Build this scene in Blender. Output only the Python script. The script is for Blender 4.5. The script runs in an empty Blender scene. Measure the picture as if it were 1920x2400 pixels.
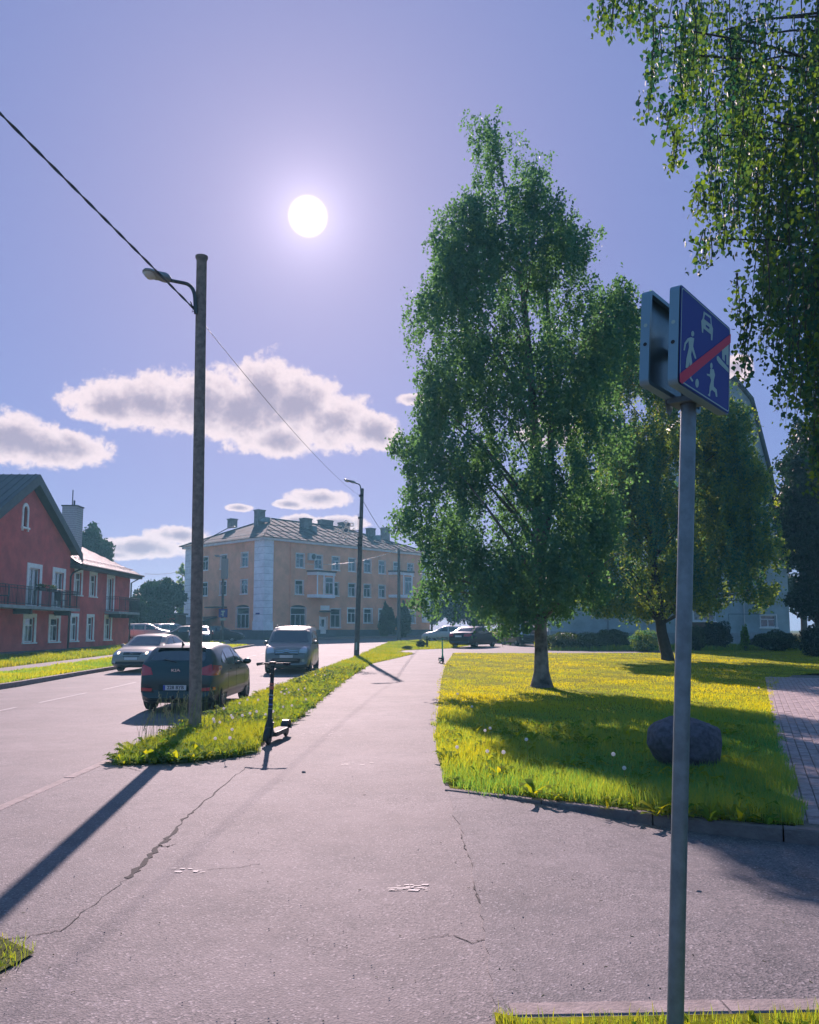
import bpy, bmesh, math, random
import numpy as np
from mathutils import Vector, Matrix, Quaternion, noise as mnoise
from mathutils.bvhtree import BVHTree

random.seed(7); RNG = np.random.default_rng(7)
S = bpy.context.scene
COL = S.collection
PI = math.pi

# ------------------------------------------------------------------ camera
F = 1850.0; CX = 960.0; CY = 1290.0; CAMH = 1.65
PITCH = math.atan(185.0 / F)
cam = bpy.data.cameras.new('camera'); camo = bpy.data.objects.new('camera', cam); COL.objects.link(camo)
camo.location = (0, 0, CAMH); camo.rotation_euler = (PI / 2 + PITCH, 0, 0)
cam.sensor_fit = 'HORIZONTAL'; cam.sensor_width = 36; cam.lens = 36 * F / 1920
cam.shift_y = (CY - 1200) / 1920; cam.clip_start = 0.05; cam.clip_end = 5000
S.camera = camo

def ray(px, py):
    u = (px - CX) / F; v = (CY - py) / F
    c, s = math.cos(PITCH), math.sin(PITCH)
    return Vector((u, c - v * s, s + v * c))
def at(px, py, Y):
    d = ray(px, py); t = Y / d.y
    return Vector((d.x * t, Y, CAMH + d.z * t))
def xat(px, Y): return at(px, 1475, Y).x
def zat(py, Y): return at(960, py, Y).z

# ------------------------------------------------------------------ sun, sky, exposure
sund = ray(722, 507).normalized()
sun = bpy.data.lights.new('sun', 'SUN'); suno = bpy.data.objects.new('sun', sun); COL.objects.link(suno)
suno.rotation_euler = sund.to_track_quat('Z', 'Y').to_euler()
sun.energy = 4.6; sun.angle = math.radians(0.5); sun.color = (1.0, 0.765, 0.75)
S.view_settings.view_transform = 'Standard'; S.view_settings.look = 'None'
S.view_settings.exposure = 1.02; S.view_settings.gamma = 1.0
S.view_settings.use_curve_mapping = False

W = bpy.data.worlds.new('World'); S.world = W; W.use_nodes = True
nt = W.node_tree; nt.nodes.clear()
def mk(t, **k):
    n = nt.nodes.new(t)
    for a, b in k.items(): setattr(n, a, b)
    return n
def M(op, a, b=None, c=None, clamp=False):
    n = mk('ShaderNodeMath', operation=op); n.use_clamp = clamp
    for i, v in enumerate((a, b, c)):
        if v is None: continue
        if isinstance(v, (int, float)): n.inputs[i].default_value = v
        else: nt.links.new(v, n.inputs[i])
    return n.outputs[0]
def MR(v, a, b, c=0.0, d=1.0, smooth=True):
    n = mk('ShaderNodeMapRange'); n.interpolation_type = 'SMOOTHSTEP' if smooth else 'LINEAR'
    nt.links.new(v, n.inputs[0]); n.inputs[1].default_value = a; n.inputs[2].default_value = b
    n.inputs[3].default_value = c; n.inputs[4].default_value = d
    return n.outputs[0]
def MIX(f, a, b, bt='MIX'):
    n = mk('ShaderNodeMix', data_type='RGBA', blend_type=bt); n.clamp_factor = True
    for s_, v in ((n.inputs[0], f), (n.inputs[6], a), (n.inputs[7], b)):
        if isinstance(v, (int, float)): s_.default_value = v
        elif isinstance(v, tuple): s_.default_value = v + (1,)
        else: nt.links.new(v, s_)
    return n.outputs[2]
tc = mk('ShaderNodeTexCoord'); sep = mk('ShaderNodeSeparateXYZ'); nt.links.new(tc.outputs['Generated'], sep.inputs[0])
sky = mk('ShaderNodeTexSky', sky_type='NISHITA'); sky.sun_disc = False
sky.sun_elevation = math.asin(sund.z); sky.sun_rotation = math.atan2(sund.x, sund.y)
sky.air_density = 1.0; sky.dust_density = 0.4; sky.ozone_density = 2.0
SKYK = 0.085
skyc = MIX(1.0, sky.outputs[0], (1.12 * SKYK, 0.80 * SKYK, 1.06 * SKYK), 'MULTIPLY')
# evens the sky to lavender blue; unseen side raised in teal to lift shadows
dotn = mk('ShaderNodeVectorMath', operation='DOT_PRODUCT'); nt.links.new(tc.outputs['Generated'], dotn.inputs[0]); dotn.inputs[1].default_value = sund
ang = M('ARCCOSINE', M('MINIMUM', dotn.outputs['Value'], 0.999999))
skyc = MIX(0.84, skyc, MIX(MR(ang, 0.25, 1.35), (0.074, 0.112, 0.256), (0.058, 0.150, 0.31)))
halo = M('MULTIPLY', M('EXPONENT', M('MULTIPLY', M('POWER', M('DIVIDE', ang, 0.25), 1.35), -1.0)), 0.72)
skyc = MIX(halo, skyc, (0.245, 0.225, 0.335))
az = M('ARCTAN2', sep.outputs[0], sep.outputs[1]); el = M('ARCSINE', sep.outputs[2])
cmb = mk('ShaderNodeCombineXYZ'); nt.links.new(az, cmb.inputs[0]); nt.links.new(el, cmb.inputs[1]); cmb.inputs[2].default_value = 3.3
def NZ(scale, detail, rough, off=0.0):
    n = mk('ShaderNodeTexNoise'); n.inputs['Scale'].default_value = scale; n.inputs['Detail'].default_value = detail
    n.inputs['Roughness'].default_value = rough; n.inputs['Distortion'].default_value = 0.15
    v = cmb.outputs[0]
    if off:
        a = mk('ShaderNodeVectorMath', operation='ADD'); nt.links.new(v, a.inputs[0]); a.inputs[1].default_value = (off, off * .7, off * .3); v = a.outputs[0]
    nt.links.new(v, n.inputs['Vector']); return n.outputs[0]
n1 = NZ(26, 7, 0.58); n2 = NZ(70, 5, 0.6, 4.0); n3 = NZ(9, 3, 0.5, 9.0)
blobs = [(255,948,95,50),(350,942,115,66),(470,945,130,80),(570,965,130,88),(622,918,82,88),(700,955,100,86),(790,995,105,68),(875,1012,70,52),(655,1030,90,42),
         (30,1030,105,58),(125,1050,120,44),(-60,1020,120,60),(748,1168,70,24),(680,1182,40,12),(972,936,44,16),(330,1285,120,26),(420,1255,70,22),(245,1300,80,14),
         (700,1222,50,16),(800,1226,60,20),(1728,862,34,34),(1290,1010,80,40),(560,1190,30,10)]
dens = None
for (px, py, rx, ry) in blobs:
    d = ray(px, py).normalized(); a0 = math.atan2(d.x, d.y); e0 = math.asin(d.z)
    da = M('DIVIDE', M('SUBTRACT', az, a0), rx / F * 1.0); de = M('DIVIDE', M('SUBTRACT', el, e0), ry / F * 0.93)
    r = M('SQRT', M('ADD', M('MULTIPLY', da, da), M('MULTIPLY', de, de)))
    v = M('SUBTRACT', 1.0, r)
    dens = v if dens is None else M('SMOOTH_MAX', dens, v, 0.22)
dens = M('MAXIMUM', dens, -0.9)
dd = M('ADD', M('ADD', dens, M('MULTIPLY', M('SUBTRACT', n1, 0.5), 1.0)), M('MULTIPLY', M('SUBTRACT', n2, 0.5), 0.85))
dd = M('ADD', dd, 0.10)
alpha = M('MULTIPLY', MR(dd, -0.07, 0.26), 0.97)
core = MR(M('ADD', dd, M('MULTIPLY', M('SUBTRACT', n3, 0.5), 0.6)), 0.22, 1.0)
ccol = MIX(core, (0.50, 0.41, 0.43), (0.225, 0.195, 0.26))
skyc = MIX(alpha, skyc, ccol)
disc = MR(ang, 0.0245, 0.0135); 
gl = M('MULTIPLY', M('EXPONENT', M('MULTIPLY', ang, -26.0)), 0.38)
skyc = MIX(1.0, skyc, MIX(gl, (0, 0, 0), (1.0, 0.82, 1.0)), 'ADD')
skyc = MIX(disc, skyc, (1.5, 1.35, 1.45))
bg = mk('ShaderNodeBackground'); nt.links.new(skyc, bg.inputs[0]); bg.inputs[1].default_value = 1.0
wo = mk('ShaderNodeOutputWorld'); nt.links.new(bg.outputs[0], wo.inputs[0])

# ------------------------------------------------------------------ materials
MATS = {}
def mat(name, col, rough=0.7, metal=0.0, spec=0.5, noise=None, bump=None, coat=0.0, rand=None):
    """noise=(scale, amount[, second colour]); bump=(scale, strength)"""
    if name in MATS: return MATS[name]
    m = bpy.data.materials.new(name); m.use_nodes = True; t = m.node_tree; b = t.nodes['Principled BSDF']
    b.inputs['Base Color'].default_value = tuple(col) + (1,); b.inputs['Roughness'].default_value = rough
    b.inputs['Metallic'].default_value = metal; b.inputs['Specular IOR Level'].default_value = spec
    b.inputs['Coat Weight'].default_value = coat; b.inputs['Coat Roughness'].default_value = 0.06
    tcn = t.nodes.new('ShaderNodeNewGeometry')
    if noise:
        n = t.nodes.new('ShaderNodeTexNoise'); n.inputs['Scale'].default_value = noise[0]; n.inputs['Detail'].default_value = 6; n.inputs['Roughness'].default_value = .62
        t.links.new(tcn.outputs['Position'], n.inputs['Vector'])
        mx = t.nodes.new('ShaderNodeMix'); mx.data_type = 'RGBA'
        c2 = noise[2] if len(noise) > 2 else tuple(c * (1 - noise[1]) for c in col)
        c1 = col if len(noise) > 2 else tuple(min(1, c * (1 + noise[1])) for c in col)
        mr = t.nodes.new('ShaderNodeMapRange'); mr.inputs[1].default_value = .35; mr.inputs[2].default_value = .65
        t.links.new(n.outputs[0], mr.inputs[0]); t.links.new(mr.outputs[0], mx.inputs[0])
        mx.inputs[6].default_value = tuple(c1) + (1,); mx.inputs[7].default_value = tuple(c2) + (1,)
        t.links.new(mx.outputs[2], b.inputs['Base Color'])
    if bump:
        n = t.nodes.new('ShaderNodeTexNoise'); n.inputs['Scale'].default_value = bump[0]; n.inputs['Detail'].default_value = 5
        t.links.new(tcn.outputs['Position'], n.inputs['Vector'])
        bp = t.nodes.new('ShaderNodeBump'); bp.inputs['Strength'].default_value = bump[1]; bp.inputs['Distance'].default_value = 0.02
        t.links.new(n.outputs[0], bp.inputs['Height']); t.links.new(bp.outputs[0], b.inputs['Normal'])
    MATS[name] = m; return m

def asphalt(name, base, dark, stain=0.5):
    if name in MATS: return MATS[name]
    m = bpy.data.materials.new(name); m.use_nodes = True; t = m.node_tree; b = t.nodes['Principled BSDF']
    L = t.links.new; N = t.nodes.new
    g = N('ShaderNodeNewGeometry')
    def nz(sc, det=4, ro=.6):
        n = N('ShaderNodeTexNoise'); n.inputs['Scale'].default_value = sc; n.inputs['Detail'].default_value = det; n.inputs['Roughness'].default_value = ro
        L(g.outputs['Position'], n.inputs['Vector']); return n.outputs[0]
    def mp(v, a, c, lo=0., hi=1.):
        n = N('ShaderNodeMapRange'); n.inputs[1].default_value = a; n.inputs[2].default_value = c; n.inputs[3].default_value = lo; n.inputs[4].default_value = hi; L(v, n.inputs[0]); return n.outputs[0]
    def mix(f, a, c, bt='MIX'):
        n = N('ShaderNodeMix'); n.data_type = 'RGBA'; n.blend_type = bt; L(f, n.inputs[0]) if not isinstance(f, float) else setattr(n.inputs[0], 'default_value', f)
        for i, v in ((6, a), (7, c)):
            if isinstance(v, tuple): n.inputs[i].default_value = v + (1,)
            else: L(v, n.inputs[i])
        return n.outputs[2]
    vor = N('ShaderNodeTexVoronoi'); vor.inputs['Scale'].default_value = 90; L(g.outputs['Position'], vor.inputs['Vector'])
    c = mix(mp(nz(.55, 6, .65), .3, .7), base, tuple(x * .64 for x in base))
    c = mix(mp(nz(1.15, 7, .72), .50, .66, 0, stain * .8), c, tuple(x * 1.3 for x in dark))
    c = mix(mp(nz(4.0, 6, .7), .50, .74, 0, stain), c, dark)
    c = mix(mp(nz(2.1, 5, .7), .62, .74, 0, .28), c, tuple(min(1, x * 1.45) for x in base))
    hsv = N('ShaderNodeSeparateColor'); L(vor.outputs['Color'], hsv.inputs[0])
    mu = N('ShaderNodeMath'); mu.operation = 'MULTIPLY'; L(mp(hsv.outputs[0], .35, 1, 0.0, 1.0), mu.inputs[0]); L(mp(nz(.8, 5, .65), .38, .62, .28, 1.0), mu.inputs[1])
    c = mix(mu.outputs[0], c, dark)
    c = mix(mp(hsv.outputs[1], .90, .98, 0, .5), c, tuple(min(1, x * 2.0) for x in base))
    L(c, b.inputs['Base Color']); b.inputs['Roughness'].default_value = .82; b.inputs['Specular IOR Level'].default_value = .35
    bp = N('ShaderNodeBump'); bp.inputs['Strength'].default_value = .32; bp.inputs['Distance'].default_value = .008
    L(vor.outputs['Distance'], bp.inputs['Height'])
    bp2 = N('ShaderNodeBump'); bp2.inputs['Strength'].default_value = .07; bp2.inputs['Distance'].default_value = .03
    L(nz(14, 5, .7), bp2.inputs['Height']); L(bp.outputs[0], bp2.inputs['Normal']); L(bp2.outputs[0], b.inputs['Normal'])
    MATS[name] = m; return m

def leafmat(name, c1, c2, trans, tw=0.45, rough=0.4, spec=0.5, trlow=None):
    if name in MATS: return MATS[name]
    m = bpy.data.materials.new(name); m.use_nodes = True; t = m.node_tree; b = t.nodes['Principled BSDF']
    L = t.links.new; N = t.nodes.new
    a = N('ShaderNodeAttribute'); a.attribute_name = 'tint'
    mx = N('ShaderNodeMix'); mx.data_type = 'RGBA'; L(a.outputs['Fac'], mx.inputs[0])
    mx.inputs[6].default_value = c1 + (1,); mx.inputs[7].default_value = c2 + (1,)
    L(mx.outputs[2], b.inputs['Base Color']); b.inputs['Roughness'].default_value = rough; b.inputs['Specular IOR Level'].default_value = spec
    tr = N('ShaderNodeBsdfTranslucent')
    m2 = N('ShaderNodeMix'); m2.data_type = 'RGBA'; L(a.outputs['Fac'], m2.inputs[0])
    m2.inputs[6].default_value = (trlow or tuple(x * .7 for x in trans)) + (1,); m2.inputs[7].default_value = trans + (1,)
    L(m2.outputs[2], tr.inputs[0])
    ms = N('ShaderNodeMixShader'); ms.inputs[0].default_value = tw
    L(b.outputs[0], ms.inputs[1]); L(tr.outputs[0], ms.inputs[2]); L(ms.outputs[0], t.nodes['Material Output'].inputs[0])
    MATS[name] = m; return m

def glassm(name, tintc, rough=.04):
    if name in MATS: return MATS[name]
    m = mat(name, tintc, rough, 0.0, 1.0, coat=0.6); return m

m_asph = asphalt('worn_asphalt', (.205, .180, .184), (.05, .052, .06), .5)
m_road = asphalt('road_asphalt', (.205, .180, .185), (.07, .07, .076), .35)
m_drive = asphalt('driveway_asphalt', (.185, .167, .175), (.03, .036, .045), .6)
m_pathm = asphalt('footpath_asphalt', (.215, .188, .192), (.07, .07, .076), .35)
m_kerb = mat('kerb_concrete', (.22, .18, .175), .85, noise=(9, .25), bump=(60, .3))
m_soil = mat('soil', (.075, .085, .03), .95, 0, .05, noise=(5, .4), bump=(12, .8))
m_soil2 = mat('lawn_ground', (.16, .17, .012), .95, 0, .03, noise=(3, .45), bump=(14, .8))
m_paint = mat('road_paint', (.34, .32, .32), .7, noise=(20, .3))
m_line = mat('lane_paint', (.36, .34, .34), .8, noise=(30, .35))
m_crack = mat('crack_dark', (.02, .02, .022), .95)
m_pav = mat('paver', (.30, .235, .235), .8, noise=(7, .28), bump=(50, .3))
m_joint = mat('paver_sand', (.12, .105, .09), .95, noise=(20, .3))
m_galv = mat('galvanised_steel', (.15, .20, .22), .45, .5, noise=(16, .18), bump=(40, .06))
m_signback = mat('sign_back_metal', (.13, .20, .23), .36, .7, noise=(5, .2))
m_signedge = mat('sign_edge', (.16, .28, .34), .45, .3)
m_blue = mat('sign_blue', (.006, .016, .20), .5, 0, .25)
m_white = mat('sign_white', (.30, .42, .36), .5)
m_red = mat('sign_red', (.55, .012, .05), .5, 0, .25)
m_wood = mat('pole_wood', (.22, .175, .145), .85, noise=(11, .3), bump=(30, .5))
m_conc = mat('pole_concrete', (.085, .09, .09), .85, noise=(6, .25), bump=(40, .3))
m_black = mat('black_rubber', (.018, .018, .02), .7)
m_cable = mat('black_cable', (.012, .013, .03), .4)
m_dkmet = mat('dark_metal', (.05, .055, .06), .45, .5)
m_lampb = mat('lamp_housing', (.23, .25, .24), .5, .3)
m_lampg = mat('lamp_glass', (.5, .52, .5), .15)
m_bark = mat('birch_bark', (.24, .23, .22), .9, noise=(2.6, 0, (.025, .024, .024)), bump=(16, 1.0))
m_barkd = mat('dark_bark', (.045, .04, .035), .92, noise=(6, .3), bump=(18, .9))
m_stone = mat('boulder_granite', (.075, .072, .095), .85, noise=(14, .4), bump=(16, .8))
m_leaf = leafmat('birch_leaf', (.028, .14, .135), (.09, .20, .12), (.18, .40, .09), .46, .6, .2)
m_leaf2 = leafmat('birch_leaf_light', (.022, .13, .12), (.13, .20, .06), (.46, .55, .02), .47, .6, .2, (.06, .24, .06))
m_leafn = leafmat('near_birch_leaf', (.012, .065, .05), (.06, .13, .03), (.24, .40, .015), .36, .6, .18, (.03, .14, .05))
m_leafd = leafmat('dark_leaf', (.010, .038, .034), (.022, .06, .036), (.03, .09, .01), .22, .55, .3)
m_hedge = leafmat('hedge_leaf', (.012, .05, .032), (.035, .08, .025), (.10, .16, .01), .28, .55, .3)
m_bright = leafmat('bright_leaf', (.08, .16, .02), (.12, .24, .02), (.3, .5, .02), .5, .5)
m_grass = leafmat('lawn_blade', (.008, .18, .12), (.14, .22, .03), (.92, .78, .006), .5, .6, .12, (.18, .50, .05))
m_verge = leafmat('verge_blade', (.02, .17, .08), (.12, .22, .04), (.74, .66, .01), .48, .6, .12, (.22, .42, .03))
m_weed = leafmat('dandelion_leaf', (.06, .16, .015), (.17, .22, .015), (.70, .64, .008), .5, .85, .03, (.2, .42, .02))
m_puff = leafmat('dandelion_puff', (.85, .82, .8), (.9, .88, .85), (.95, .9, .88), .6, .8, .1, (.95, .9, .88))
m_stem = mat('weed_stem', (.2, .24, .05), .7)
m_pink = mat('rose_plaster', (.56, .105, .10), .9, noise=(1.2, .2), bump=(30, .3))
m_plinth = mat('plinth_dark', (.075, .075, .085), .9, noise=(3, .2))
m_orange = mat('ochre_plaster', (.82, .40, .235), .9, noise=(.7, .16), bump=(20, .2))
m_pilw = mat('white_render', (.85, .85, .86), .85, noise=(1.2, .12))
m_plin2 = mat('blue_grey_plinth', (.10, .12, .14), .9, noise=(1, .2))
m_trim = mat('white_trim', (.88, .88, .84), .7, noise=(4, .1))
m_frame = mat('window_frame_white', (.7, .7, .7), .5)
m_glass = glassm('window_glass', (.03, .055, .06), .05)
m_curt = mat('pale_curtain_glass', (.28, .30, .29), .25, noise=(6, .5))
m_roofd = mat('green_roof_metal', (.045, .06, .06), .5, .2, noise=(2, .2))
m_roofs = mat('bright_sheet_roof', (.30, .26, .27), .60, .1, .3, noise=(2, .15))
m_roofo = mat('grey_roof_sheet', (.075, .078, .085), .9, 0.0, .12, noise=(1.2, .3))
m_chim = mat('chimney_render', (.17, .165, .17), .9, noise=(2, .3))
m_chbr = mat('pale_brick', (.42, .42, .42), .85, noise=(8, .12))
m_iron = mat('black_iron', (.02, .022, .03), .5, .4)
m_grey = mat('grey_wall', (.34, .42, .44), .9, noise=(.8, .2), bump=(20, .3))
m_greyb = mat('grey_base', (.30, .33, .35), .9, noise=(2, .2))
m_brown = mat('brown_boards', (.12, .07, .05), .8, noise=(4, .2))
m_ac = mat('ac_white', (.55, .55, .53), .6)
m_gar = mat('light_chain', (.85, .75, .65), .5)

# ------------------------------------------------------------------ mesh helpers
def link(o, parent=None):
    COL.objects.link(o)
    if parent is not None: o.parent = parent
    return o
def mesh_obj(name, verts, faces, mats, parent=None, smooth=False, idx=None):
    me = bpy.data.meshes.new(name); me.from_pydata([tuple(v) for v in verts], [], faces)
    for m in (mats if isinstance(mats, (list, tuple)) else [mats]): me.materials.append(m)
    if idx: me.polygons.foreach_set('material_index', idx)
    if smooth: me.polygons.foreach_set('use_smooth', [True] * len(me.polygons))
    me.update(); o = bpy.data.objects.new(name, me); return link(o, parent)
def tag(o, label=None, cat=None, group=None, kind=None):
    if label: o['label'] = label
    if cat: o['category'] = cat
    if group: o['group'] = group
    if kind: o['kind'] = kind
    return o
def empty(name, loc, rz=0, label=None, cat=None, group=None):
    o = bpy.data.objects.new(name, None); o.location = loc; o.rotation_euler = (0, 0, rz); o.empty_display_size = .2
    COL.objects.link(o); tag(o, label, cat, group); return o
def dup(o, parent=None, loc=None, rz=None, label=None, group=None):
    c = o.copy(); COL.objects.link(c)
    if parent is not None: c.parent = parent
    if loc is not None: c.location = loc
    if rz is not None: c.rotation_euler[2] = rz
    if label: c['label'] = label
    if group: c['group'] = group
    for ch in list(o.children): dup(ch, c)
    return c

class MB:
    def __init__(s): s.v = []; s.f = []; s.i = []
    def add(s, vs, fs, mi=0):
        k = len(s.v); s.v += [tuple(v) for v in vs]; s.f += [tuple(a + k for a in f) for f in fs]; s.i += [mi] * len(fs); return s
    def box(s, c, d, mi=0, rz=0, mtx=None):
        x, y, z = (a / 2 for a in d); vs = [(-x,-y,-z),(x,-y,-z),(x,y,-z),(-x,y,-z),(-x,-y,z),(x,-y,z),(x,y,z),(-x,y,z)]
        if mtx is not None: vs = [mtx @ Vector(v) for v in vs]
        elif rz: cr, sr = math.cos(rz), math.sin(rz); vs = [(a*cr-b*sr, a*sr+b*cr, q) for a, b, q in vs]
        vs = [(v[0] + c[0], v[1] + c[1], v[2] + c[2]) for v in vs]
        return s.add(vs, [(0,3,2,1),(4,5,6,7),(0,1,5,4),(1,2,6,5),(2,3,7,6),(3,0,4,7)], mi)
    def span(s, a, b, mi=0):
        return s.box([(p + q) / 2 for p, q in zip(a, b)], [abs(q - p) for p, q in zip(a, b)], mi)
    def tube(s, pts, rad, n=8, mi=0, cap=True):
        pts = [Vector(p) for p in pts]
        if not isinstance(rad, (list, tuple)): rad = [rad] * len(pts)
        k = len(s.v); up = None
        for i, p in enumerate(pts):
            d = (pts[min(i + 1, len(pts) - 1)] - pts[max(i - 1, 0)]).normalized()
            if up is None:
                up = Vector((0, 0, 1)) if abs(d.z) < .9 else Vector((0, 1, 0))
            a = d.cross(up).normalized(); b = a.cross(d).normalized(); up = b
            for j in range(n):
                t = 2 * PI * j / n; s.v.append(tuple(p + (a * math.cos(t) + b * math.sin(t)) * rad[i]))
        for i in range(len(pts) - 1):
            for j in range(n):
                j2 = (j + 1) % n; s.f.append((k + i*n + j, k + i*n + j2, k + (i+1)*n + j2, k + (i+1)*n + j)); s.i.append(mi)
        if cap:
            s.f.append(tuple(k + j for j in range(n))[::-1]); s.i.append(mi)
            s.f.append(tuple(k + (len(pts)-1)*n + j for j in range(n))); s.i.append(mi)
        return s
    def lathe(s, prof, n=20, mi=0, axis='z', c=(0, 0, 0)):
        """prof = [(r, h)]"""
        k = len(s.v)
        for r, h in prof:
            for j in range(n):
                t = 2 * PI * j / n; a, b = r * math.cos(t), r * math.sin(t)
                p = (a, b, h) if axis == 'z' else ((a, h, b) if axis == 'y' else (h, a, b))
                s.v.append((p[0] + c[0], p[1] + c[1], p[2] + c[2]))
        for i in range(len(prof) - 1):
            for j in range(n):
                j2 = (j + 1) % n; s.f.append((k + i*n + j, k + i*n + j2, k + (i+1)*n + j2, k + (i+1)*n + j)); s.i.append(mi)
        return s
    def prism(s, poly, vec, mi=0):
        """poly: 3D points in order; extruded by vec"""
        n = len(poly); vec = Vector(vec); p = [Vector(a) for a in poly]
        vs = p + [a + vec for a in p]
        return s.add(vs, [tuple(range(n))[::-1], tuple(range(n, 2*n))] + [(i, (i+1) % n, n + (i+1) % n, n + i) for i in range(n)], mi)
    def build(s, name, mats, parent=None, smooth=False):
        return mesh_obj(name, s.v, s.f, mats, parent, smooth, s.i)

def fixn(o):
    bm = bmesh.new(); bm.from_mesh(o.data); bmesh.ops.recalc_face_normals(bm, faces=bm.faces); bm.to_mesh(o.data); bm.free(); return o
def autosmooth(o, deg=35):
    me = o.data; bm = bmesh.new(); bm.from_mesh(me); lim = math.radians(deg)
    for f in bm.faces: f.smooth = True
    for e in bm.edges:
        e.smooth = not (len(e.link_faces) == 2 and e.calc_face_angle(0) > lim)
    bm.to_mesh(me); bm.free(); return o

def np_mesh(name, V, nper, nf, F_, material, parent=None, tint=None, smooth=False):
    """V (n*nper,3); F_ list of local faces repeated n times"""
    n = len(V) // nper
    me = bpy.data.meshes.new(name); me.vertices.add(len(V)); me.vertices.foreach_set('co', V.astype(np.float32).ravel())
    lens = [len(f) for f in F_]; loc = np.concatenate([np.array(f) for f in F_])
    li = (loc[None, :] + (np.arange(n) * nper)[:, None]).ravel()
    me.loops.add(len(li)); me.loops.foreach_set('vertex_index', li.astype(np.int32))
    starts1 = np.concatenate([[0], np.cumsum(lens)[:-1]]); tot = sum(lens)
    st = (starts1[None, :] + (np.arange(n) * tot)[:, None]).ravel()
    me.polygons.add(len(st)); me.polygons.foreach_set('loop_start', st.astype(np.int32))
    me.polygons.foreach_set('loop_total', np.tile(lens, n).astype(np.int32))
    if smooth: me.polygons.foreach_set('use_smooth', np.ones(len(st), dtype=bool))
    me.materials.append(material)
    me.update(calc_edges=True)
    if tint is not None:
        at_ = me.attributes.new('tint', 'FLOAT', 'POINT'); at_.data.foreach_set('value', np.repeat(tint, nper).astype(np.float32))
    o = bpy.data.objects.new(name, me); return link(o, parent)

# ------------------------------------------------------------------ ground heights
def hp(y): return 0.012 * max(0.0, y - 25) if y < 130 else 0.012 * 105
HPV = np.vectorize(hp)
def lerp_pts(y, pts):
    if y <= pts[0][0]: return pts[0][1]
    for (a, va), (b, vb) in zip(pts, pts[1:]):
        if y <= b: return va + (vb - va) * (y - a) / (b - a)
    return pts[-1][1]
KD = [(9, .03), (16, .19), (30, .12), (200, .12)]
def hr(y): return hp(y) - lerp_pts(y, KD)
def sm(t): t = max(0., min(1., t)); return t * t * (3 - 2 * t)
def hdrive(x, y):
    return hp(y) - (.115 * sm((x - .5) / 2.4) * sm((y - 3.8) / 2.2) if y < 8.6 else 0)
def G(px, py, zf=None):
    """ground point under a pixel"""
    z = 0.0
    for _ in range(30):
        d = ray(px, py); t = (CAMH - z) / -d.z; p = d * t; z2 = (zf or hp)(p.y); z = z + (z2 - z) * .5
    return Vector((p.x, p.y, z))

def sheet(name, poly, zf, material, cuts_y=(), cuts_x=(), kind='structure'):
    bm = bmesh.new(); vs = [bm.verts.new((x, y, 0)) for x, y in poly]; bm.faces.new(vs)
    for c in cuts_y: bmesh.ops.bisect_plane(bm, geom=bm.verts[:] + bm.edges[:] + bm.faces[:], plane_co=(0, c, 0), plane_no=(0, 1, 0))
    for c in cuts_x: bmesh.ops.bisect_plane(bm, geom=bm.verts[:] + bm.edges[:] + bm.faces[:], plane_co=(c, 0, 0), plane_no=(1, 0, 0))
    bm.normal_update(); bmesh.ops.triangulate(bm, faces=bm.faces[:])
    for v in bm.verts: v.co.z = zf(v.co.x, v.co.y)
    bmesh.ops.recalc_face_normals(bm, faces=bm.faces[:])
    for f in bm.faces:
        if f.normal.z < 0: f.normal_flip()
    me = bpy.data.meshes.new(name); bm.to_mesh(me); bm.free(); me.materials.append(material)
    o = bpy.data.objects.new(name, me); link(o)
    if kind: o['kind'] = kind
    return o

def C(poly):
    out = []
    for x, y in poly:
        if y < 1 or y > 60 or abs(x) > 30: out.append((x, y)); continue
        p = G(CX + x / y * F, 1475 + (CAMH - hp(y)) * F / y); out.append((p.x, p.y))
    return out
BR = (9, 16, 25, 30)
# base land, reaches the horizon
sheet('ground', [(-400, -60), (400, -60), (400, 500), (-400, 500)], lambda x, y: hp(y) - .45, m_soil, (25, 130))
# road
road_poly = [(-12.3, -20), (-3.84, -20), (-3.84, 10), (-3.92, 13), (-3.85, 25), (-3.55, 31), (-3.2, 38), (-2.85, 43), (-2.6, 52), (-1.9, 70), (0.5, 76), (6, 84), (40, 104), (40, 118), (5.4, 99.8), (-12.4, 80.3), (-22, 88), (-60, 92), (-60, 64), (-12.6, 63), (-12.2, 50)]
road_poly = C(road_poly)
sheet('road', road_poly, lambda x, y: hr(y), m_road, BR + (60,))
apron = [(-3.72, -9), (9, -9), (9, 4.9), (6, 5.35), (3.36, 6.45), (2.36, 6.9), (1.3, 7.55), (.38, 8.1), (.31, 10), (.35, 12.2), (.61, 17.7), (1.0, 26), (1.5, 34), (2.55, 46.4),
         (9, 46.0), (16, 47), (16, 66), (6, 66), (3, 54), (-.3, 50.5), (-.9, 47.5), (.2, 45.5), (-.5, 41), (-1.7, 35), (-2.1, 24.4), (-2.07, 17.4), (-2.08, 14.0), (-2.22, 12.8), (-2.2, 11.5), (-2.08, 10.55), (-2.2, 10.2), (-2.78, 9.7), (-3.5, 9.55), (-3.72, 9.8)]
apron = [(x + (.16 if (8.0 < y < 46.1 and x > 0) else 0), y) for x, y in C(apron)]
sheet('pavement', apron, lambda x, y: hdrive(x, y), m_asph, tuple(np.arange(-8, 9, .7)) + (16, 25, 30), tuple(np.arange(.2, 8, .6)))
_r = random.Random(5)
seam = []
for (a, b), (c_, d_) in zip([(1046,1852),(1060,1900),(1083,1955),(1108,2030),(1125,2130),(1140,2200),(1150,2300)], [(1060,1900),(1083,1955),(1108,2030),(1125,2130),(1140,2200),(1150,2300),(1165,2398)]):
    for i in range(5): g_0 = G(a + (c_ - a) * i / 5 + _r.uniform(-5, 5), b + (d_ - b) * i / 5); seam.append((g_0.x, g_0.y))
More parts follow.
